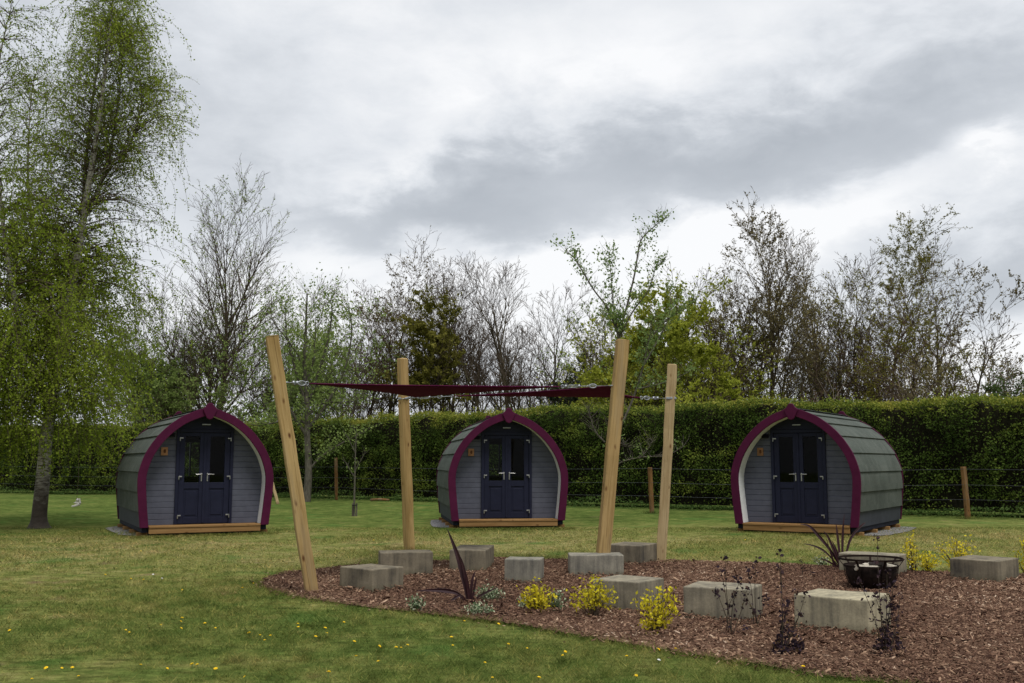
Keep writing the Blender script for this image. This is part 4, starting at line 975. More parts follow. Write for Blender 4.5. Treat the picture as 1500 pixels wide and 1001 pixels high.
def hedge():
    e = empty('hedge', (3.2, 35.2, 0)); tag(e, 'tall clipped green hedge running behind the three pods', 'hedge')
    rng = np.random.default_rng(77); s = np.linspace(0, HL[-1], 150); x, y, nx, ny = hpath(s)
    sgn = np.where(ny > 0, -1, 1); nx, ny = nx * sgn, ny * sgn      # towards the camera
    sec = [(-.30, .12), (-.38, 1.0), (-.35, 2.2), (-.42, .93), (-.8, .955), (-1.3, .95), (-1.6, .85), (-1.6, .1)]
    V = []; ht = htop(s)
    for i in range(len(s)):
        for k, (o, z) in enumerate(sec):
            zz = z if k < 3 else z * ht[i]; j = .08 * math.sin(s[i] * 3.1 + k * 2.1) + .06 * math.sin(s[i] * 7.7 + k)
            V.append((x[i] + nx[i] * (o + j), y[i] + ny[i] * (o + j), zz + (j * .5 if k > 2 else 0)))
    m = len(sec); idx = np.arange(len(V)).reshape(-1, m); Fq = np.stack([idx[:-1, :-1].ravel(), idx[1:, :-1].ravel(), idx[1:, 1:].ravel(), idx[:-1, 1:].ravel()], 1)
    o = link('stems', npmesh('stems', np.array(V) - np.array([3.2, 35.2, 0]), Fq), HEDGE_CORE, e)
    # leaf shell
    N = 330000; s = HL[-1] * rng.random(N) ** 1.0; x, y, nx, ny = hpath(s); sgn = np.where(ny > 0, -1, 1); nx, ny = nx * sgn, ny * sgn
    ht = htop(s); face = rng.random(N) < .78
    z = np.where(face, .12 + (ht - .12) * rng.random(N) ** .92, 0); dep = rng.random(N) ** 1.4
    q = np.stack([s, z * 1.2], 1); lump = sn(q, 2.6, 41, 3) * .16 + sn(q, 7, 42, 2) * .07
    bulge = -.12 * np.clip((z - ht + .5) / .5, 0, 1) ** 2
    of = np.where(face, .10 + lump + bulge - .38 * dep, -1.6 * rng.random(N))
    zt = ht - .06 + .09 * sn(np.stack([s, of], 1), 3.0, 43, 3) + .13 * rng.random(N) ** 3 - .18 * dep * rng.random(N)
    z = np.where(face, z, zt)
    low = (z < .5) & (rng.random(N) < .55); gap = (sn(q, 3.3, 45, 2) < -.22) & face & (rng.random(N) < .8)
    keep = ~(low | gap)
    P = np.stack([x + nx * of, y + ny * of, z], 1) + rng.normal(0, .03, (N, 3))
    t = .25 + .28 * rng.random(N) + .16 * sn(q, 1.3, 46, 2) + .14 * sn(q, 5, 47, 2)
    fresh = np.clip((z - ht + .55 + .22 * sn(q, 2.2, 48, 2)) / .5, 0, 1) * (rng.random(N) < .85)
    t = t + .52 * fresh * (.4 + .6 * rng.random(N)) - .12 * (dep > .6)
    M_ = 1500; s2 = HL[-1] * rng.random(M_); x2, y2, nx2, ny2 = hpath(s2); sg2 = np.where(ny2 > 0, -1, 1); o2 = .15 - 1.2 * rng.random(M_); hh = .08 + .30 * rng.random(M_) ** 2.5; lean = rng.normal(0, .25, (M_, 2))
    Q = [np.stack([x2 + nx2 * sg2 * o2 + lean[:, 0] * hh * f, y2 + ny2 * sg2 * o2 + lean[:, 1] * hh * f, htop(s2) - .08 + hh * f], 1) for f in np.linspace(0, 1, 7)]; Q = np.vstack(Q) + rng.normal(0, .018, (7 * M_, 3))
    P = np.vstack([P[keep], Q]); t = np.concatenate([t[keep], .62 + .35 * rng.random(len(Q))]); keep = np.ones(len(P), bool)
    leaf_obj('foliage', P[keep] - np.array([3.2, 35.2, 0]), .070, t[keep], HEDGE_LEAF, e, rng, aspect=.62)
    # weeds at its foot
    N = 16000; s = HL[-1] * rng.random(N); x, y, nx, ny = hpath(s); sgn = np.where(ny > 0, -1, 1); nx, ny = nx * sgn, ny * sgn
    d = sn(np.stack([s, s * 0], 1), 1.6, 51, 3); h = (.10 + .22 * np.clip(d + .4, 0, 1.2)) * rng.random(N); of = .1 + .95 * rng.random(N) * (.7 + .5 * d)
    P = np.stack([x + nx * of, y + ny * of, h + .02], 1)
    o = leaf_obj('undergrowth', P, .075, .1 + .8 * rng.random(N) * np.clip(.7 + .4 * d, 0, 1), LEAF_WEED, None, rng, flat=.4); tag(o, kind='stuff')
hedge()

FPOSTS = [((1418, 760), (1411, 684)), ((955, 752), (952, 685))]
fe = empty('wire_fence', (0, 0, 0)); tag(fe, 'post and wire fence with three strands in front of the clipped hedge', 'wire fence')
fpos = []
for i, (b, t) in enumerate(FPOSTS):
    o, B, T = post('fence_post', None, b[0], b[1], t[0], t[1], .13 if i == 0 else .12, STAKEWOOD, .6, None, chamfer=.4); o.parent = fe; fpos.append((B, T))
o, B, T = post('fence_post', None, 493, 729, 492, 671, .13, STAKEWOOD, .2, None, Y=41.5, chamfer=.4); o.parent = fe; fpos.append((B, T))
for z in (1.32, .90, .51):
    m = MB(); P = [Vector((25, 17.9, z))] + [B + (T - B) * (z / T.z) for B, T in fpos] + [Vector((-24, 48.5, z))]; pts = []
    for a, b in zip(P, P[1:]):
        for k in range(6): t = k / 6; q = a.lerp(b, t); q.z -= .05 * 4 * t * (1 - t); q.y -= .07; pts.append(q)
    pts.append(P[-1]); m.tube(pts, .004, 5); m.build('wire', WIREM, fe)
o, B, T = post('wooden_stake', 'short pale stake leaning left just right of the birch side pod', 407, 735, 396, 698, .10, POSTPALE, .4, 'stake', Y=38.0)
m = MB(); a = Vector((-5.5, 40.3, .05)); b = Vector((-4.75, 40.0, .06)); m.tube([a, a.lerp(b, .5) + Vector((0, 0, .02)), b], [.045, .05, .04], 8); o = m.build('fallen_pole', STAKEWOOD, None, smooth=True); tag(o, 'pale pole lying on the grass at the foot of the hedge', 'pole')

# ------------------------------------------------------------------ young trees on the lawn
def sapling_tree(name, label, base, Y, stems, leaves, lsize, lmat, bark, seed, cat='tree', twign=5, twigL=.5, group=None, rad=.06, clump=.06, tb=(.2, .9), per=4, bare_below=0.0, upb=.35, thin=(0, 1)):
    """stems: pixel polylines [(px,py,dy),...] at depth Y"""
    R = random.Random(seed); rng = np.random.default_rng(seed); B = AT(base[0], base[1], Y); B.z = 0
    e = empty(name, B); tag(e, label, cat, group); S1, S2, nodes = [], [], []
    for k, (pts, r0) in enumerate(stems):
        P = [AT(p[0], p[1], Y) + Vector((0, p[2] if len(p) > 2 else 0, 0)) - B for p in pts]
        if k == 0: P[0].z = -.05
        n = len(P) - 1; prev = P[0]; M = n * 5
        for j in range(1, M + 1):
            t = j / M * n; i = min(int(t), n - 1); f = t - i; p0 = P[max(i - 1, 0)]; p1, p2 = P[i], P[i + 1]; p3 = P[min(i + 2, n)]
            x = .5 * (2 * p1 + (p2 - p0) * f + (2 * p0 - 5 * p1 + 4 * p2 - p3) * f * f + (3 * p1 - p0 - 3 * p2 + p3) * f ** 3)
            ra, rb = r0 * (1 - .85 * (j - 1) / M) + .003, r0 * (1 - .85 * j / M) + .003
            S1.append((*prev, *x, ra, rb)); d = (x - prev).normalized()
            if x.z > bare_below:
                nodes.append((x, d)) if k else None
                if (k or j > M * .35):
                    for q in range(twign if R.random() < .6 else twign // 2):
                        a = R.random() * 6.283; v = (d * .5 + Vector((math.cos(a), math.sin(a), R.uniform(-.3, .5))) * .8 + Vector((0, 0, upb))).normalized(); L = twigL * R.uniform(.3, 1.1); y = x
                        for w in range(3):
                            v = (v + Vector((R.gauss(0, .2), R.gauss(0, .2), R.gauss(.08, .15)))).normalized(); z = y + v * L / 3; S2.append((*y, *z, .006 - .0015 * w, .005 - .0015 * w)); y = z; nodes.append((z, v))
            prev = x
    wood_obj('trunk', [(S1, 8)], bark, e); wood_obj('branches', [(S2, 4)], bark, e)
    nodes = [q for q in nodes if q[0].z > thin[0] or R.random() < thin[1]]
    c = rng.choice(len(nodes), leaves // per); P = np.repeat(np.array([nodes[i][0] for i in c]), per, 0) + rng.normal(0, clump, (leaves // per * per, 3))
    leaf_obj('crown', P, lsize, tb[0] + (tb[1] - tb[0]) * rng.random(len(P)), lmat, e, rng, droop=.2); return e
sapling_tree('rowan_tree', 'young airy tree with clustered fresh leaves rising above the brownish post', (884, 752), 26.0, [
    ([(884, 752), (890, 700), (893, 640), (905, 590), (912, 540), (905, 490), (902, 470)], 0.053),
    ([(902, 640), (925, 590), (940, 545), (950, 500), (955, 470)], 0.031), ([(905, 490), (892, 455), (870, 425), (850, 392), (842, 375, .3), (832, 366, .4)], 0.025), ([(905, 495), (918, 450), (930, 400), (938, 355), (955, 335), (975, 319)], 0.028),
    ([(905, 500), (925, 460), (950, 425), (960, 395), (970, 385)], 0.019), ([(903, 480), (898, 445), (895, 405), (892, 372)], 0.015), ([(940, 540), (965, 500, .5), (985, 460, .6), (990, 420, .8)], 0.022), ([(950, 500), (975, 470), (1000, 455), (1015, 440)], 0.019), ([(935, 570), (975, 560), (1010, 545)], 0.019),
    ([(886, 648), (872, 632), (865, 612), (862, 598)], 0.017), ([(888, 655), (908, 650), (925, 657)], 0.012), ([(884, 705), (905, 680), (940, 670), (975, 668), (1000, 655)], 0.019), ([(936, 672), (948, 660), (955, 645)], 0.009)],
    3800, .072, LEAF_ROWAN, BARKG, 61, twign=3, twigL=.55, clump=.085, tb=(.1, .85), per=10, bare_below=1.2, thin=(3.3, .07))
sapling_tree('garden_tree', 'small light green tree with a grey trunk between left pod and steep left post', (449, 735), 40.0, [
    ([(449, 735), (452, 690), (450, 640), (450, 590), (446, 540), (448, 480), (450, 430)], .16), ([(452, 690), (470, 670), (500, 650), (520, 640)], .05), ([(450, 640), (425, 600), (405, 560), (392, 520), (385, 490)], .07), ([(450, 630), (480, 590), (505, 540), (515, 490), (512, 455)], .07),
    ([(450, 600), (465, 550), (480, 500), (486, 460), (484, 440)], .06), ([(448, 590), (432, 540), (420, 490), (418, 450)], .06), ([(450, 610), (475, 590), (510, 590), (535, 580)], .05), ([(450, 620), (425, 615), (400, 620), (380, 625)], .05), ([(450, 560), (460, 520), (462, 470)], .05), ([(446, 540), (430, 510), (400, 470), (398, 445)], .04)],
    5200, .11, LEAF_SPRING, BARKG, 62, twign=5, twigL=1.3, clump=.16, tb=(.05, .8), per=5, bare_below=1.4)
se = sapling_tree('staked_sapling', 'thin staked sapling standing on the lawn left of the middle pod', (519, 757), 29.2, [
    ([(519, 757), (519, 730), (520, 690), (521, 655), (522, 630)], .03), ([(520, 700), (512, 688), (505, 675)], .012), ([(520, 690), (530, 672), (536, 660)], .012), ([(521, 665), (514, 650), (510, 640)], .01)], 70, .065, LEAF_SPRING, BARKG, 63, cat='sapling', twign=1, twigL=.3, clump=.06, bare_below=.9)
for dx in (-.05, .06):
    m = MB(); m.box((dx, 0, .16), (.04, .04, .40)); m.build('stake', BARKG, se, .004)
m = MB(); m.torus((0, 0, .30), .065, .012, 16, 6); m.build('tie', BLACKP, se)

# ------------------------------------------------------------------ the weeping birch
def birch():
    R = random.Random(99); rng = np.random.default_rng(99); Y = 23.8; B = AT(57, 776, Y); B.z = 0
    e = empty('weeping_birch', B); tag(e, 'tall weeping birch with white upper stems and hanging green twigs beside the left pod', 'birch tree')
    ST = [([(57, 776, 0), (58, 750, 0), (63, 700, 0), (68, 640, 0), (78, 560, .1), (90, 480, .2), (104, 400, .2), (118, 330, .1), (130, 270, 0), (147, 200, -.2), (160, 120, -.3), (168, 50, -.3), (172, 5, -.3)], .30),
          ([(96, 440, .2), (102, 360, .5), (104, 290, .7), (106, 220, .8), (113, 130, .9), (122, 50, 1.0), (126, 5, 1)], .13), ([(72, 600, 0), (58, 520, -.6), (48, 430, -1.0), (42, 330, -1.3), (38, 230, -1.4), (44, 130, -1.5), (58, 60, -1.5)], .13),
          ([(120, 320, .1), (136, 250, .6), (150, 170, .8), (156, 90, .9), (160, 30, .9)], .10), ([(84, 520, .1), (45, 440, .8), (18, 350, 1.2), (4, 250, 1.3), (6, 150, 1.3), (12, 90, 1.3)], .10), ([(70, 620, 0), (10, 560, -.5), (-50, 500, -.9), (-85, 420, -1.0)], .09), ([(132, 265, 0), (168, 210, .6), (185, 160, .8), (192, 110, .9)], .07)]
    S1, S2, S3 = [], [], []; stemn = []
    for k, (pts, r0) in enumerate(ST):
        P = [AT(p[0], p[1], Y) + Vector((0, p[2], 0)) - B for p in pts]
        if k == 0: P[0].z = -.1
        n = len(P) - 1; prev = P[0]; M = n * 5
        for j in range(1, M + 1):
            t = j / M * n; i = min(int(t), n - 1); f = t - i; p0 = P[max(i - 1, 0)]; p1, p2 = P[i], P[i + 1]; p3 = P[min(i + 2, n)]
            x = .5 * (2 * p1 + (p2 - p0) * f + (2 * p0 - 5 * p1 + 4 * p2 - p3) * f * f + (3 * p1 - p0 - 3 * p2 + p3) * f ** 3)
            fl_ = lambda q: .24 * max(0, 1 - q / 4.5) ** 2.2 if k == 0 else 0
            ra, rb = r0 * (1 - .92 * (j - 1) / M) * (.60 if k == 0 else .6) + fl_(j - 1), r0 * (1 - .92 * j / M) * (.60 if k == 0 else .6) + fl_(j)
            S1.append((*prev, *x, ra, rb)); stemn.append((x, j / M, k)); prev = x
    anchors = []
    for x, t, k in stemn:
        if x.z < 2.0: continue
        hz = x.z / 12.4
        for q in range(6 if hz < .7 else 5):
            a = R.random() * 6.283; L = (2.55 - 2.05 * max(0, hz - .46) / .54) * R.uniform(.4, 1.0) * (.82 if hz < .36 else 1)
            up = R.uniform(.15, .9) + (.5 if hz > .65 else 0)
            v = Vector((math.cos(a), math.sin(a), up)).normalized(); y = x; n = max(4, int(L / .26)); r = .006 + .006 * L; sag = R.uniform(.03, .17) * (1 if hz < .65 else .7)
            for w in range(n):
                v = (v + Vector((R.gauss(0, .13), R.gauss(0, .13), -sag - .025 * w + R.gauss(0, .10)))).normalized(); z = y + v * L / n
                S2.append((*y, *z, max(r * (1 - w / n), .004), max(r * (1 - (w + 1) / n), .003))); y = z; anchors.append((z, v, hz, (w + 1) / n))
                if R.random() < .45:      # side sprays that keep the crown round and broken
                    u_ = (v + Vector((R.gauss(0, .8), R.gauss(0, .8), R.gauss(.15, .4)))).normalized(); p_ = y
                    for g_ in range(3):
                        u_ = (u_ + Vector((R.gauss(0, .2), R.gauss(0, .2), -.12))).normalized(); q_ = p_ + u_ * R.uniform(.12, .26); S3.append((*p_, *q_, .005, .004)); p_ = q_; anchors.append((q_, u_, hz, .8))
    Lp, Lt = [], []
    for x, v, hz, t in anchors:
        zz = x.z / 12.4; dens = sn(np.array([[x.x, x.y, x.z * .7]]), 1.1, 12, 2)[0]
        if R.random() > (1.12 - .48 * min(1, max(0, (zz - .45) / .40))) + .55 * dens: continue
        long = R.random() < (.42 if zz < .42 else .18); L = (R.uniform(.8, 2.2) if long else R.uniform(.2, .75)); L = min(L, max(.15, x.z - .75 - R.random() * .9))
        d = (v * .6 + Vector((R.gauss(0, .5), R.gauss(0, .5), R.gauss(0, .25)))).normalized(); y = x; n = max(2, int(L / .15))
        for w in range(n):
            d = (d + Vector((R.gauss(0, .10), R.gauss(0, .10), -.30 if long else -.22))).normalized(); z = y + d * L / n; S3.append((*y, *z, .0032, .0028))
            for q in range(R.choice((3, 5, 7)) if zz < .62 else R.choice((2, 4, 5))):
                u = R.random(); Lp.append((y.x + (z.x - y.x) * u + R.gauss(0, .035), y.y + (z.y - y.y) * u + R.gauss(0, .035), y.z + (z.z - y.z) * u + R.gauss(0, .03))); Lt.append(zz)
            y = z
    wood_obj('trunk', [(S1, 12)], BIRCH, e); wood_obj('branches', [(S2, 4), (S3, 3)], TWIG, e)
    Lp = np.array(Lp); Lt = np.array(Lt); ss = np.where(Lt > .6, .045, .052) * (.6 + .8 * rng.random(len(Lp)))
    print('birch leaves', len(Lp)); leaf_obj('crown', Lp, ss, .22 + .45 * rng.random(len(Lp)) + .2 * sn(Lp, 1.2, 8, 2), LEAF_BIRCH, e, rng, aspect=.75, droop=.3)
birch()
c = AT(112, 737, 23.4); m = MB()
R = random.Random(3); pts = [(R.gauss(0, .03) + .05 * math.sin(k * 1.3), R.gauss(0, .02), .10 - .022 * k) for k in range(10)]
m.tube(pts, [.012, .03, .036, .02, .034, .03, .016, .028, .02, .006], 7); m.tube([(0.06, 0, .1), (.08, 0, .0), (.06, .01, -.07)], [.02, .026, .01], 6); o = m.build('hanging_rag', RAG, None); o.location = c; tag(o, 'torn white rag hanging from the low birch twigs', 'rag')
m = MB(); m.tube([(0, 0, .08), (.02, 0, .5), (-.05, .1, 1.2), (-.2, .2, 2.0)], .004, 5); m.build('twig', TWIG, o)

# ------------------------------------------------------------------ trees beyond the hedge
tb = 'trees beyond the hedge'
tree('bare_tree', 'tall dark pointed tree just opening its buds behind the left pod', 306, 272, 54, tb, stems=3, spread=.18, n3=5, n1=26, a1=.52, up=.07, start=.12, ratio=.46, sh=(1.25, .35), leaves=5200, lsize=.09, lmat=LEAF_SPRING, lz=(.1, 1.1), seed=101, rad=.17, lean=.02)
tree('leafing_tree', 'light green bushy tree between the birch and the dark pointed tree', 222, 440, 54, tb, stems=3, spread=.25, n1=18, start=.1, ratio=.5, leaves=8320, lsize=.12, lmat=LEAF_SPRING, seed=102, rad=.09, bark=BARKG)
tree('leafing_tree', 'broad low greening tree just above the roof of the left pod', 262, 505, 52.5, tb, stems=4, spread=.4, n1=16, n4=2, start=.08, ratio=.55, leaves=10400, lsize=.12, lmat=LEAF_SPRING, seed=103, rad=.08)
tree('leafing_tree', 'low greening tree behind the top of the steep left post', 375, 490, 52, tb, stems=4, spread=.35, n1=16, n4=2, start=.08, ratio=.55, leaves=8320, lsize=.12, lmat=LEAF_SPRING, seed=104, rad=.08)
tree('bare_tree', 'grey twiggy tree leaning right behind the steep left post', 395, 405, 56, tb, stems=3, spread=.2, n1=18, start=.15, ratio=.45, leaves=1800, lsize=.1, lmat=LEAF_SPRING, seed=105, rad=.10, lean=.10)
tree('leafing_tree', 'fresh green slender tree in the gap right of the steep left post', 512, 435, 50, tb, stems=3, spread=.2, n1=16, n4=2, start=.1, ratio=.42, leaves=6720, lsize=.11, lmat=LEAF_SPRING, seed=106, rad=.08, bark=BARKG)
tree('budding_birch', 'tall brownish budding birch with drooping tips left of the round topped post', 566, 364, 55, tb, stems=3, spread=.13, n1=18, start=.25, ratio=.33, sh=(.8, .75), droop=.07, leaves=5200, lsize=.09, lmat=LEAF_BUD, seed=107, rad=.13, twig=TWIGR, lean=.03)
tree('budding_birch', 'lower brown twiggy tree with a wide crown behind the longer sail', 528, 425, 57, tb, stems=3, spread=.2, n1=18, start=.2, ratio=.42, droop=.03, leaves=3200, lsize=.09, lmat=LEAF_BUD, seed=108, rad=.11, twig=TWIGR)
tree('olive_tree_clump', 'dense olive green rounded tree above the round topped post', 622, 436, 53, tb, stems=3, spread=.10, n1=20, start=.3, ratio=.30, sh=(.8, .8), leaves=15000, lsize=.12, wide=1.2, lmat=LEAF_OLIVE, lz=(.42, 1.05), seed=109, rad=.09)
tree('bare_tree', 'bare dense twiggy tree just right of the olive green one', 655, 385, 56, tb, stems=5, spread=.14, n1=20, a1=.5, up=.08, start=.15, ratio=.36, seed=110, rad=.13)
tree('bare_tree', 'bare upright tree with a thin bleached tip', 690, 388, 60, tb, stems=3, spread=.12, n1=18, a1=.5, up=.08, ratio=.32, seed=111, rad=.12, twig=TWIG)
tree('bare_tree', 'large bare fan shaped tree with many ascending limbs above the middle pod', 744, 384, 55, tb, stems=6, spread=.26, n1=17, n2=7, n3=5, a1=.5, up=.09, start=.22, ratio=.38, sh=(1.1, .5), seed=112, rad=.16, bark=BARKO)
tree('bare_tree', 'bare rounded tree on the right flank of the fan shaped tree', 800, 425, 57, tb, stems=4, spread=.25, n1=18, a1=.55, up=.07, start=.15, ratio=.42, seed=113, rad=.12)
tree('leafing_tree', 'slim tree with green leaf tufts left of the dark evergreen', 838, 438, 54, tb, stems=3, spread=.13, n1=16, start=.2, ratio=.32, leaves=2600, lsize=.12, lmat=LEAF_SPRING, lz=(.2, 1.1), seed=114, rad=.09)
tree('evergreen_tree', 'dark evergreen bush tree behind the lower sail', 872, 505, 50, tb, stems=4, spread=.3, n1=20, n4=2, start=.05, ratio=.5, leaves=11000, lsize=.12, lmat=LEAF_DARK, seed=115, rad=.08)
tree('leafing_tree', 'green leafy tree directly behind the brownish post', 925, 448, 49, tb, stems=4, spread=.3, n1=18, n4=2, start=.08, ratio=.5, leaves=10500, lsize=.125, lmat=LEAF_YGREEN, seed=116, rad=.09)
tree('yellow_green_tree', 'broad yellow green tree behind the pale post', 985, 404, 45.5, tb, stems=4, spread=.24, n1=20, start=.1, ratio=.46, leaves=30000, lsize=.12, wide=1.2, lmat=LEAF_YGREEN, seed=117, rad=.13, droop=.03)
tree('yellow_green_tree', 'smaller brownish green tree on the right shoulder of the broad yellow green tree', 1048, 425, 50, tb, stems=3, spread=.22, n1=18, start=.1, ratio=.42, leaves=8500, lsize=.11, lmat=LEAF_OLIVE, seed=118, rad=.15)
tree('budding_tree', 'tall pointed budding tree behind the ridge of the right pod', 1128, 306, 50, tb, stems=5, spread=.19, n1=22, a1=.5, up=.075, start=.18, ratio=.40, sh=(1.1, .4), leaves=9500, lsize=.10, lmat=LEAF_BUD, lz=(.2, 1.1), wide=1.25, seed=119, rad=.15)
tree('bare_tree', 'dark slanting tree with bare limbs left of the pointed budding tree', 1088, 420, 51, tb, stems=3, spread=.32, n1=14, n4=2, start=.2, ratio=.42, leaves=1400, lsize=.1, lmat=LEAF_BUD, seed=120, rad=.13, lean=.05)
tree('bare_tree', 'narrow upright bare tree between the pointed tree and the tall birch', 1212, 352, 54, tb, stems=5, spread=.12, n1=20, a1=.45, up=.09, start=.12, ratio=.34, leaves=1600, lsize=.09, lmat=LEAF_BUD, seed=121, rad=.12)
tree('budding_tree', 'greenish twiggy tree at the foot of the tall birch', 1255, 392, 52, tb, stems=4, spread=.2, n1=20, start=.1, ratio=.42, leaves=4200, lsize=.1, lmat=LEAF_OLIVE, seed=122, rad=.11)
tree('leafing_birch', 'tall birch with a wind blown leafy top bending right', 1285, 312, 54, tb, stems=2, spread=.08, n1=20, start=.45, ratio=.24, sh=(.9, .8), droop=.08, leaves=6000, lsize=.085, lmat=LEAF_OLIVE, lz=(.5, 1.1), seed=123, rad=.13, lean=.10)
tree('budding_tree', 'wide brown budding tree with spreading limbs at the right end of the row', 1375, 375, 49, tb, stems=4, spread=.42, n1=14, n2=6, n3=4, a1=.6, up=.05, start=.1, ratio=.46, sh=(1.1, .55), leaves=5500, lsize=.10, lmat=LEAF_BUD, seed=124, rad=.14, twig=TWIGR, lean=.03)
tree('budding_tree', 'dense reddish brown twiggy tree behind the right pod roof', 1325, 440, 47, tb, stems=4, spread=.32, n1=12, n3=4, a1=.5, start=.1, ratio=.42, leaves=4200, lsize=.09, lmat=LEAF_OLIVE, seed=125, rad=.09, twig=TWIGR)
tree('budding_shrub', 'low spreading twiggy shrub above the hedge near the right edge', 1425, 520, 43, tb, stems=6, spread=.6, n1=12, n4=2, start=.1, ratio=.5, leaves=2200, lsize=.09, lmat=LEAF_BUD, seed=126, rad=.06, cat='shrub')
tree('evergreen_shrub', 'small dark green shrub showing over the hedge at the right edge', 1492, 543, 40, tb, stems=4, spread=.3, n1=14, n4=2, start=.1, ratio=.45, leaves=3500, lsize=.10, lmat=LEAF_WEED, seed=127, rad=.05, cat='shrub')
for i, (px, top, lab) in enumerate(((1228, 520, 'pale slender many stemmed tree behind the right pod, nearest its keystone'), (1328, 500, 'pair of pale slender stems behind the rear edge of the right pod roof'))):
    tree('slender_tree', lab, px, top, 44, tb, stems=5 if i == 0 else 3, spread=.3 if i == 0 else .08, n1=9, n2=4, n3=3, n4=2, start=.3, ratio=.35, seed=140 + i, rad=.05, bark=PALEBARK, twig=TWIGR)

# ------------------------------------------------------------------ sky, sun, camera
def blob_sky():
    w = bpy.data.worlds.new('World'); scene.world = w; w.use_nodes = True; t = w.node_tree; N = t.nodes
    for n in list(N): N.remove(n)
    out = N.new('ShaderNodeOutputWorld'); tc = N.new('ShaderNodeTexCoord'); sp = N.new('ShaderNodeSeparateXYZ'); t.links.new(tc.outputs['Generated'], sp.inputs[0])
    def M(op, a, b=None, c=None):
        x = N.new('ShaderNodeMath'); x.operation = op
        for i, v in enumerate((a, b, c)):
            if v is None: continue
            if hasattr(v, 'links'): t.links.new(v, x.inputs[i])
            else: x.inputs[i].default_value = v
        return x.outputs[0]
    az = M('ARCTAN2', sp.outputs[0], sp.outputs[1]); el = M('ARCSINE', sp.outputs[2])
    cb = N.new('ShaderNodeCombineXYZ'); t.links.new(az, cb.inputs[0]); t.links.new(M('MULTIPLY', el, 2.0), cb.inputs[1])
    def noise(scale, det, rough, dist=0, off=0):
        mp = N.new('ShaderNodeMapping'); mp.inputs['Location'].default_value = (off, off * .7, off * .3); mp.inputs['Rotation'].default_value = (0, 0, -.22); t.links.new(cb.outputs[0], mp.inputs[0])
        x = N.new('ShaderNodeTexNoise'); x.inputs['Scale'].default_value = scale; x.inputs['Detail'].default_value = det; x.inputs['Roughness'].default_value = rough; x.inputs['Distortion'].default_value = dist
        t.links.new(mp.outputs[0], x.inputs['Vector']); return x.outputs[0]
    n1 = noise(3.0, 8, .55, .1, 3.1); n2 = noise(11.0, 9, .6, .2, 9.7); n3 = noise(2.0, 4, .5, .2, 17.3)
    wa = M('ADD', M('MULTIPLY', M('SUBTRACT', n1, .5), .22), M('MULTIPLY', M('SUBTRACT', n2, .5), .09)); we = M('ADD', M('MULTIPLY', M('SUBTRACT', n3, .5), .10), M('MULTIPLY', M('SUBTRACT', n2, .5), .11))
    A = M('ADD', az, wa); E = M('ADD', el, we)
    v = M('ADD', .66, M('ADD', M('MULTIPLY', M('SUBTRACT', n1, .5), .75), M('MULTIPLY', M('SUBTRACT', n2, .5), .55)))
    # clouds as real directions of the sky: (azimuth, elevation) from where they stand
    for px, py, sx, sy, tilt, amp in ((1150, 215, 330, 70, .16, -.42), (690, 285, 150, 48, .1, -.40), (560, 325, 190, 32, .05, -.26), (1450, 400, 130, 70, .25, -.42), (1420, 90, 220, 90, .2, -.2), (950, 235, 190, 42, .1, -.24),
                                      (1150, 305, 300, 36, .22, .42), (810, 372, 150, 30, .12, .42), (900, 80, 260, 70, .15, .22), (1480, 520, 110, 42, .1, .55), (1468, 180, 40, 26, .2, .4), (610, 240, 90, 26, .5, .25), (500, 380, 130, 34, .1, .15), (1000, 380, 220, 40, .2, .3), (300, 120, 420, 130, 0, -.05), (330, 290, 130, 40, .1, -.12), (700, 470, 600, 60, 0, .2)):
        d = ray(px, py).normalized(); a0 = math.atan2(d.x, d.y); e0 = math.asin(d.z); k = 1 / 1500.; c_, s_ = math.cos(tilt), math.sin(tilt)
        da = M('SUBTRACT', A, a0); de = M('SUBTRACT', E, e0)
        u = M('MULTIPLY_ADD', da, c_ / (sx * k), M('MULTIPLY', de, s_ / (sx * k))); q = M('MULTIPLY_ADD', de, c_ / (sy * k), M('MULTIPLY', da, -s_ / (sy * k)))
        g = M('EXPONENT', M('MULTIPLY', M('ADD', M('MULTIPLY', u, u), M('MULTIPLY', q, q)), -1.0)); v = M('MULTIPLY_ADD', g, amp, v)
    v = M('MULTIPLY_ADD', M('SUBTRACT', v, .6), 1.0, .57)
    rp = N.new('ShaderNodeValToRGB'); el_ = rp.color_ramp.elements
    while len(el_) < 4: el_.new(.5)
    for q, (p, c) in zip(el_, ((0.0, (.42, .45, .49)), (.36, (.55, .58, .62)), (.62, (.72, .745, .78)), (.92, (.915, .92, .93)))): q.position = p; q.color = (*c, 1)
    t.links.new(v, rp.inputs[0])
    # overcast is brightest overhead; extra dimming added low behind the camera darkens upright faces
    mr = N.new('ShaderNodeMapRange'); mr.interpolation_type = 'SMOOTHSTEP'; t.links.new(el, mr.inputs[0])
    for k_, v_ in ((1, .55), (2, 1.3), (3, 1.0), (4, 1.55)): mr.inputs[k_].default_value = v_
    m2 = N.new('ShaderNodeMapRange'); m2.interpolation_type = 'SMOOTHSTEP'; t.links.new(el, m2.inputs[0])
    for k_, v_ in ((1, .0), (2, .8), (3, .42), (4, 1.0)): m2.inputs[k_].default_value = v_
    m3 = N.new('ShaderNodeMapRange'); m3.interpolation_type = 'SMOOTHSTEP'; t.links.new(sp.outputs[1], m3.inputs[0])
    for k_, v_ in ((1, .35), (2, -.35), (3, .0), (4, 1.0)): m3.inputs[k_].default_value = v_
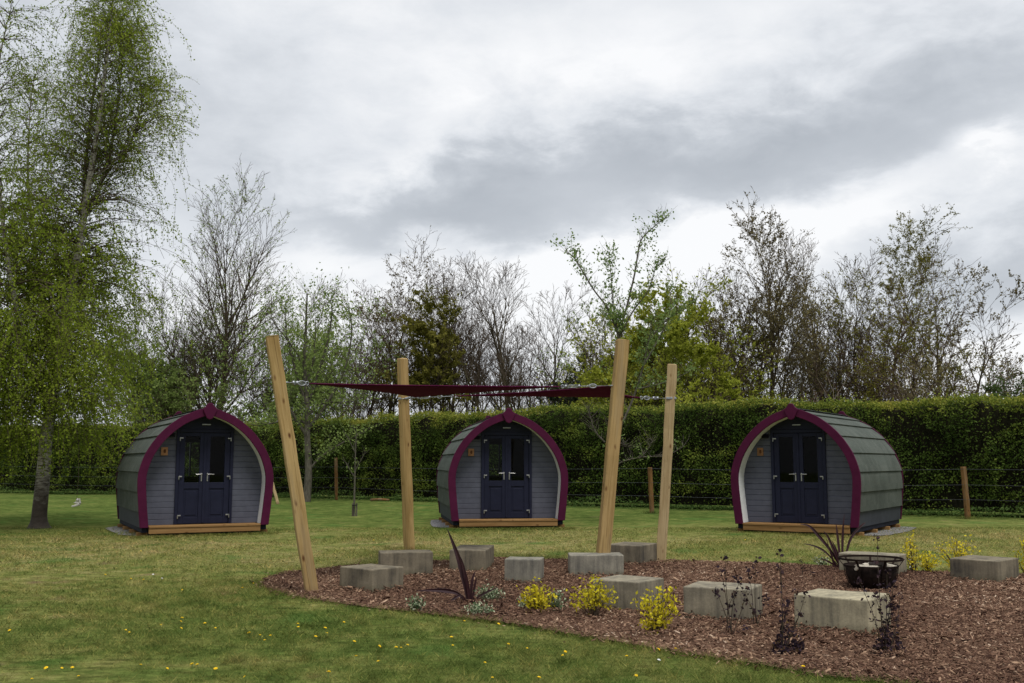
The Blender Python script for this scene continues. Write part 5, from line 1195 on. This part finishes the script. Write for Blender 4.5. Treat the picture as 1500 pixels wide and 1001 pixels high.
    gain = M('MULTIPLY', mr.outputs[0], M('ADD', 1.0, M('MULTIPLY', m3.outputs[0], M('SUBTRACT', m2.outputs[0], 1.0))))
    sky = N.new('ShaderNodeTexSky'); sky.sky_type = 'NISHITA'; sky.sun_disc = False; sky.sun_elevation = math.radians(64); sky.sun_rotation = math.radians(SUN_AZ); sky.air_density = 1; sky.dust_density = 2
    b1 = N.new('ShaderNodeBackground'); b1.inputs[1].default_value = .10; t.links.new(sky.outputs[0], b1.inputs[0])
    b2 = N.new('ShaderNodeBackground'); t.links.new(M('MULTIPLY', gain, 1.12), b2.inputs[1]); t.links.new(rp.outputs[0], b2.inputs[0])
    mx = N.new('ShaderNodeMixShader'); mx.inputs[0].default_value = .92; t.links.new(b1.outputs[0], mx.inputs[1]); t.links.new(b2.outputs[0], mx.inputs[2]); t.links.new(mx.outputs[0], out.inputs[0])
SUN_AZ = 150.0    # clockwise from +Y (north): behind the camera, to the right
blob_sky()
sl = bpy.data.lights.new('sun', 'SUN'); sl.energy = 1.9; sl.angle = math.radians(16); sl.color = (1, .96, .9); so = bpy.data.objects.new('sun', sl); COL.objects.link(so)
az = math.radians(SUN_AZ); el = math.radians(64); d = Vector((math.sin(az) * math.cos(el), math.cos(az) * math.cos(el), math.sin(el)))
so.rotation_euler = d.to_track_quat('Z', 'Y').to_euler(); so.location = (0, 0, 30)
cd = bpy.data.cameras.new('camera'); cam = bpy.data.objects.new('camera', cd); COL.objects.link(cam); scene.camera = cam
cd.sensor_width = 36; cd.lens = 36.0; cd.clip_end = 3000; cam.location = (0, 0, EYE); cam.rotation_euler = (math.pi / 2 + PITCH, 0, 0)
vs_ = scene.view_settings; scene.display_settings.display_device = 'sRGB'; vs_.view_transform = 'Standard'; vs_.look = 'None'; vs_.exposure = 0.0; vs_.gamma = 1; vs_.use_curve_mapping = False
scene.render.engine = 'CYCLES'; cy = scene.cycles; cy.max_bounces = 6; cy.diffuse_bounces = 3; cy.transparent_max_bounces = 12; cy.use_denoising = True; cy.sample_clamp_indirect = 6
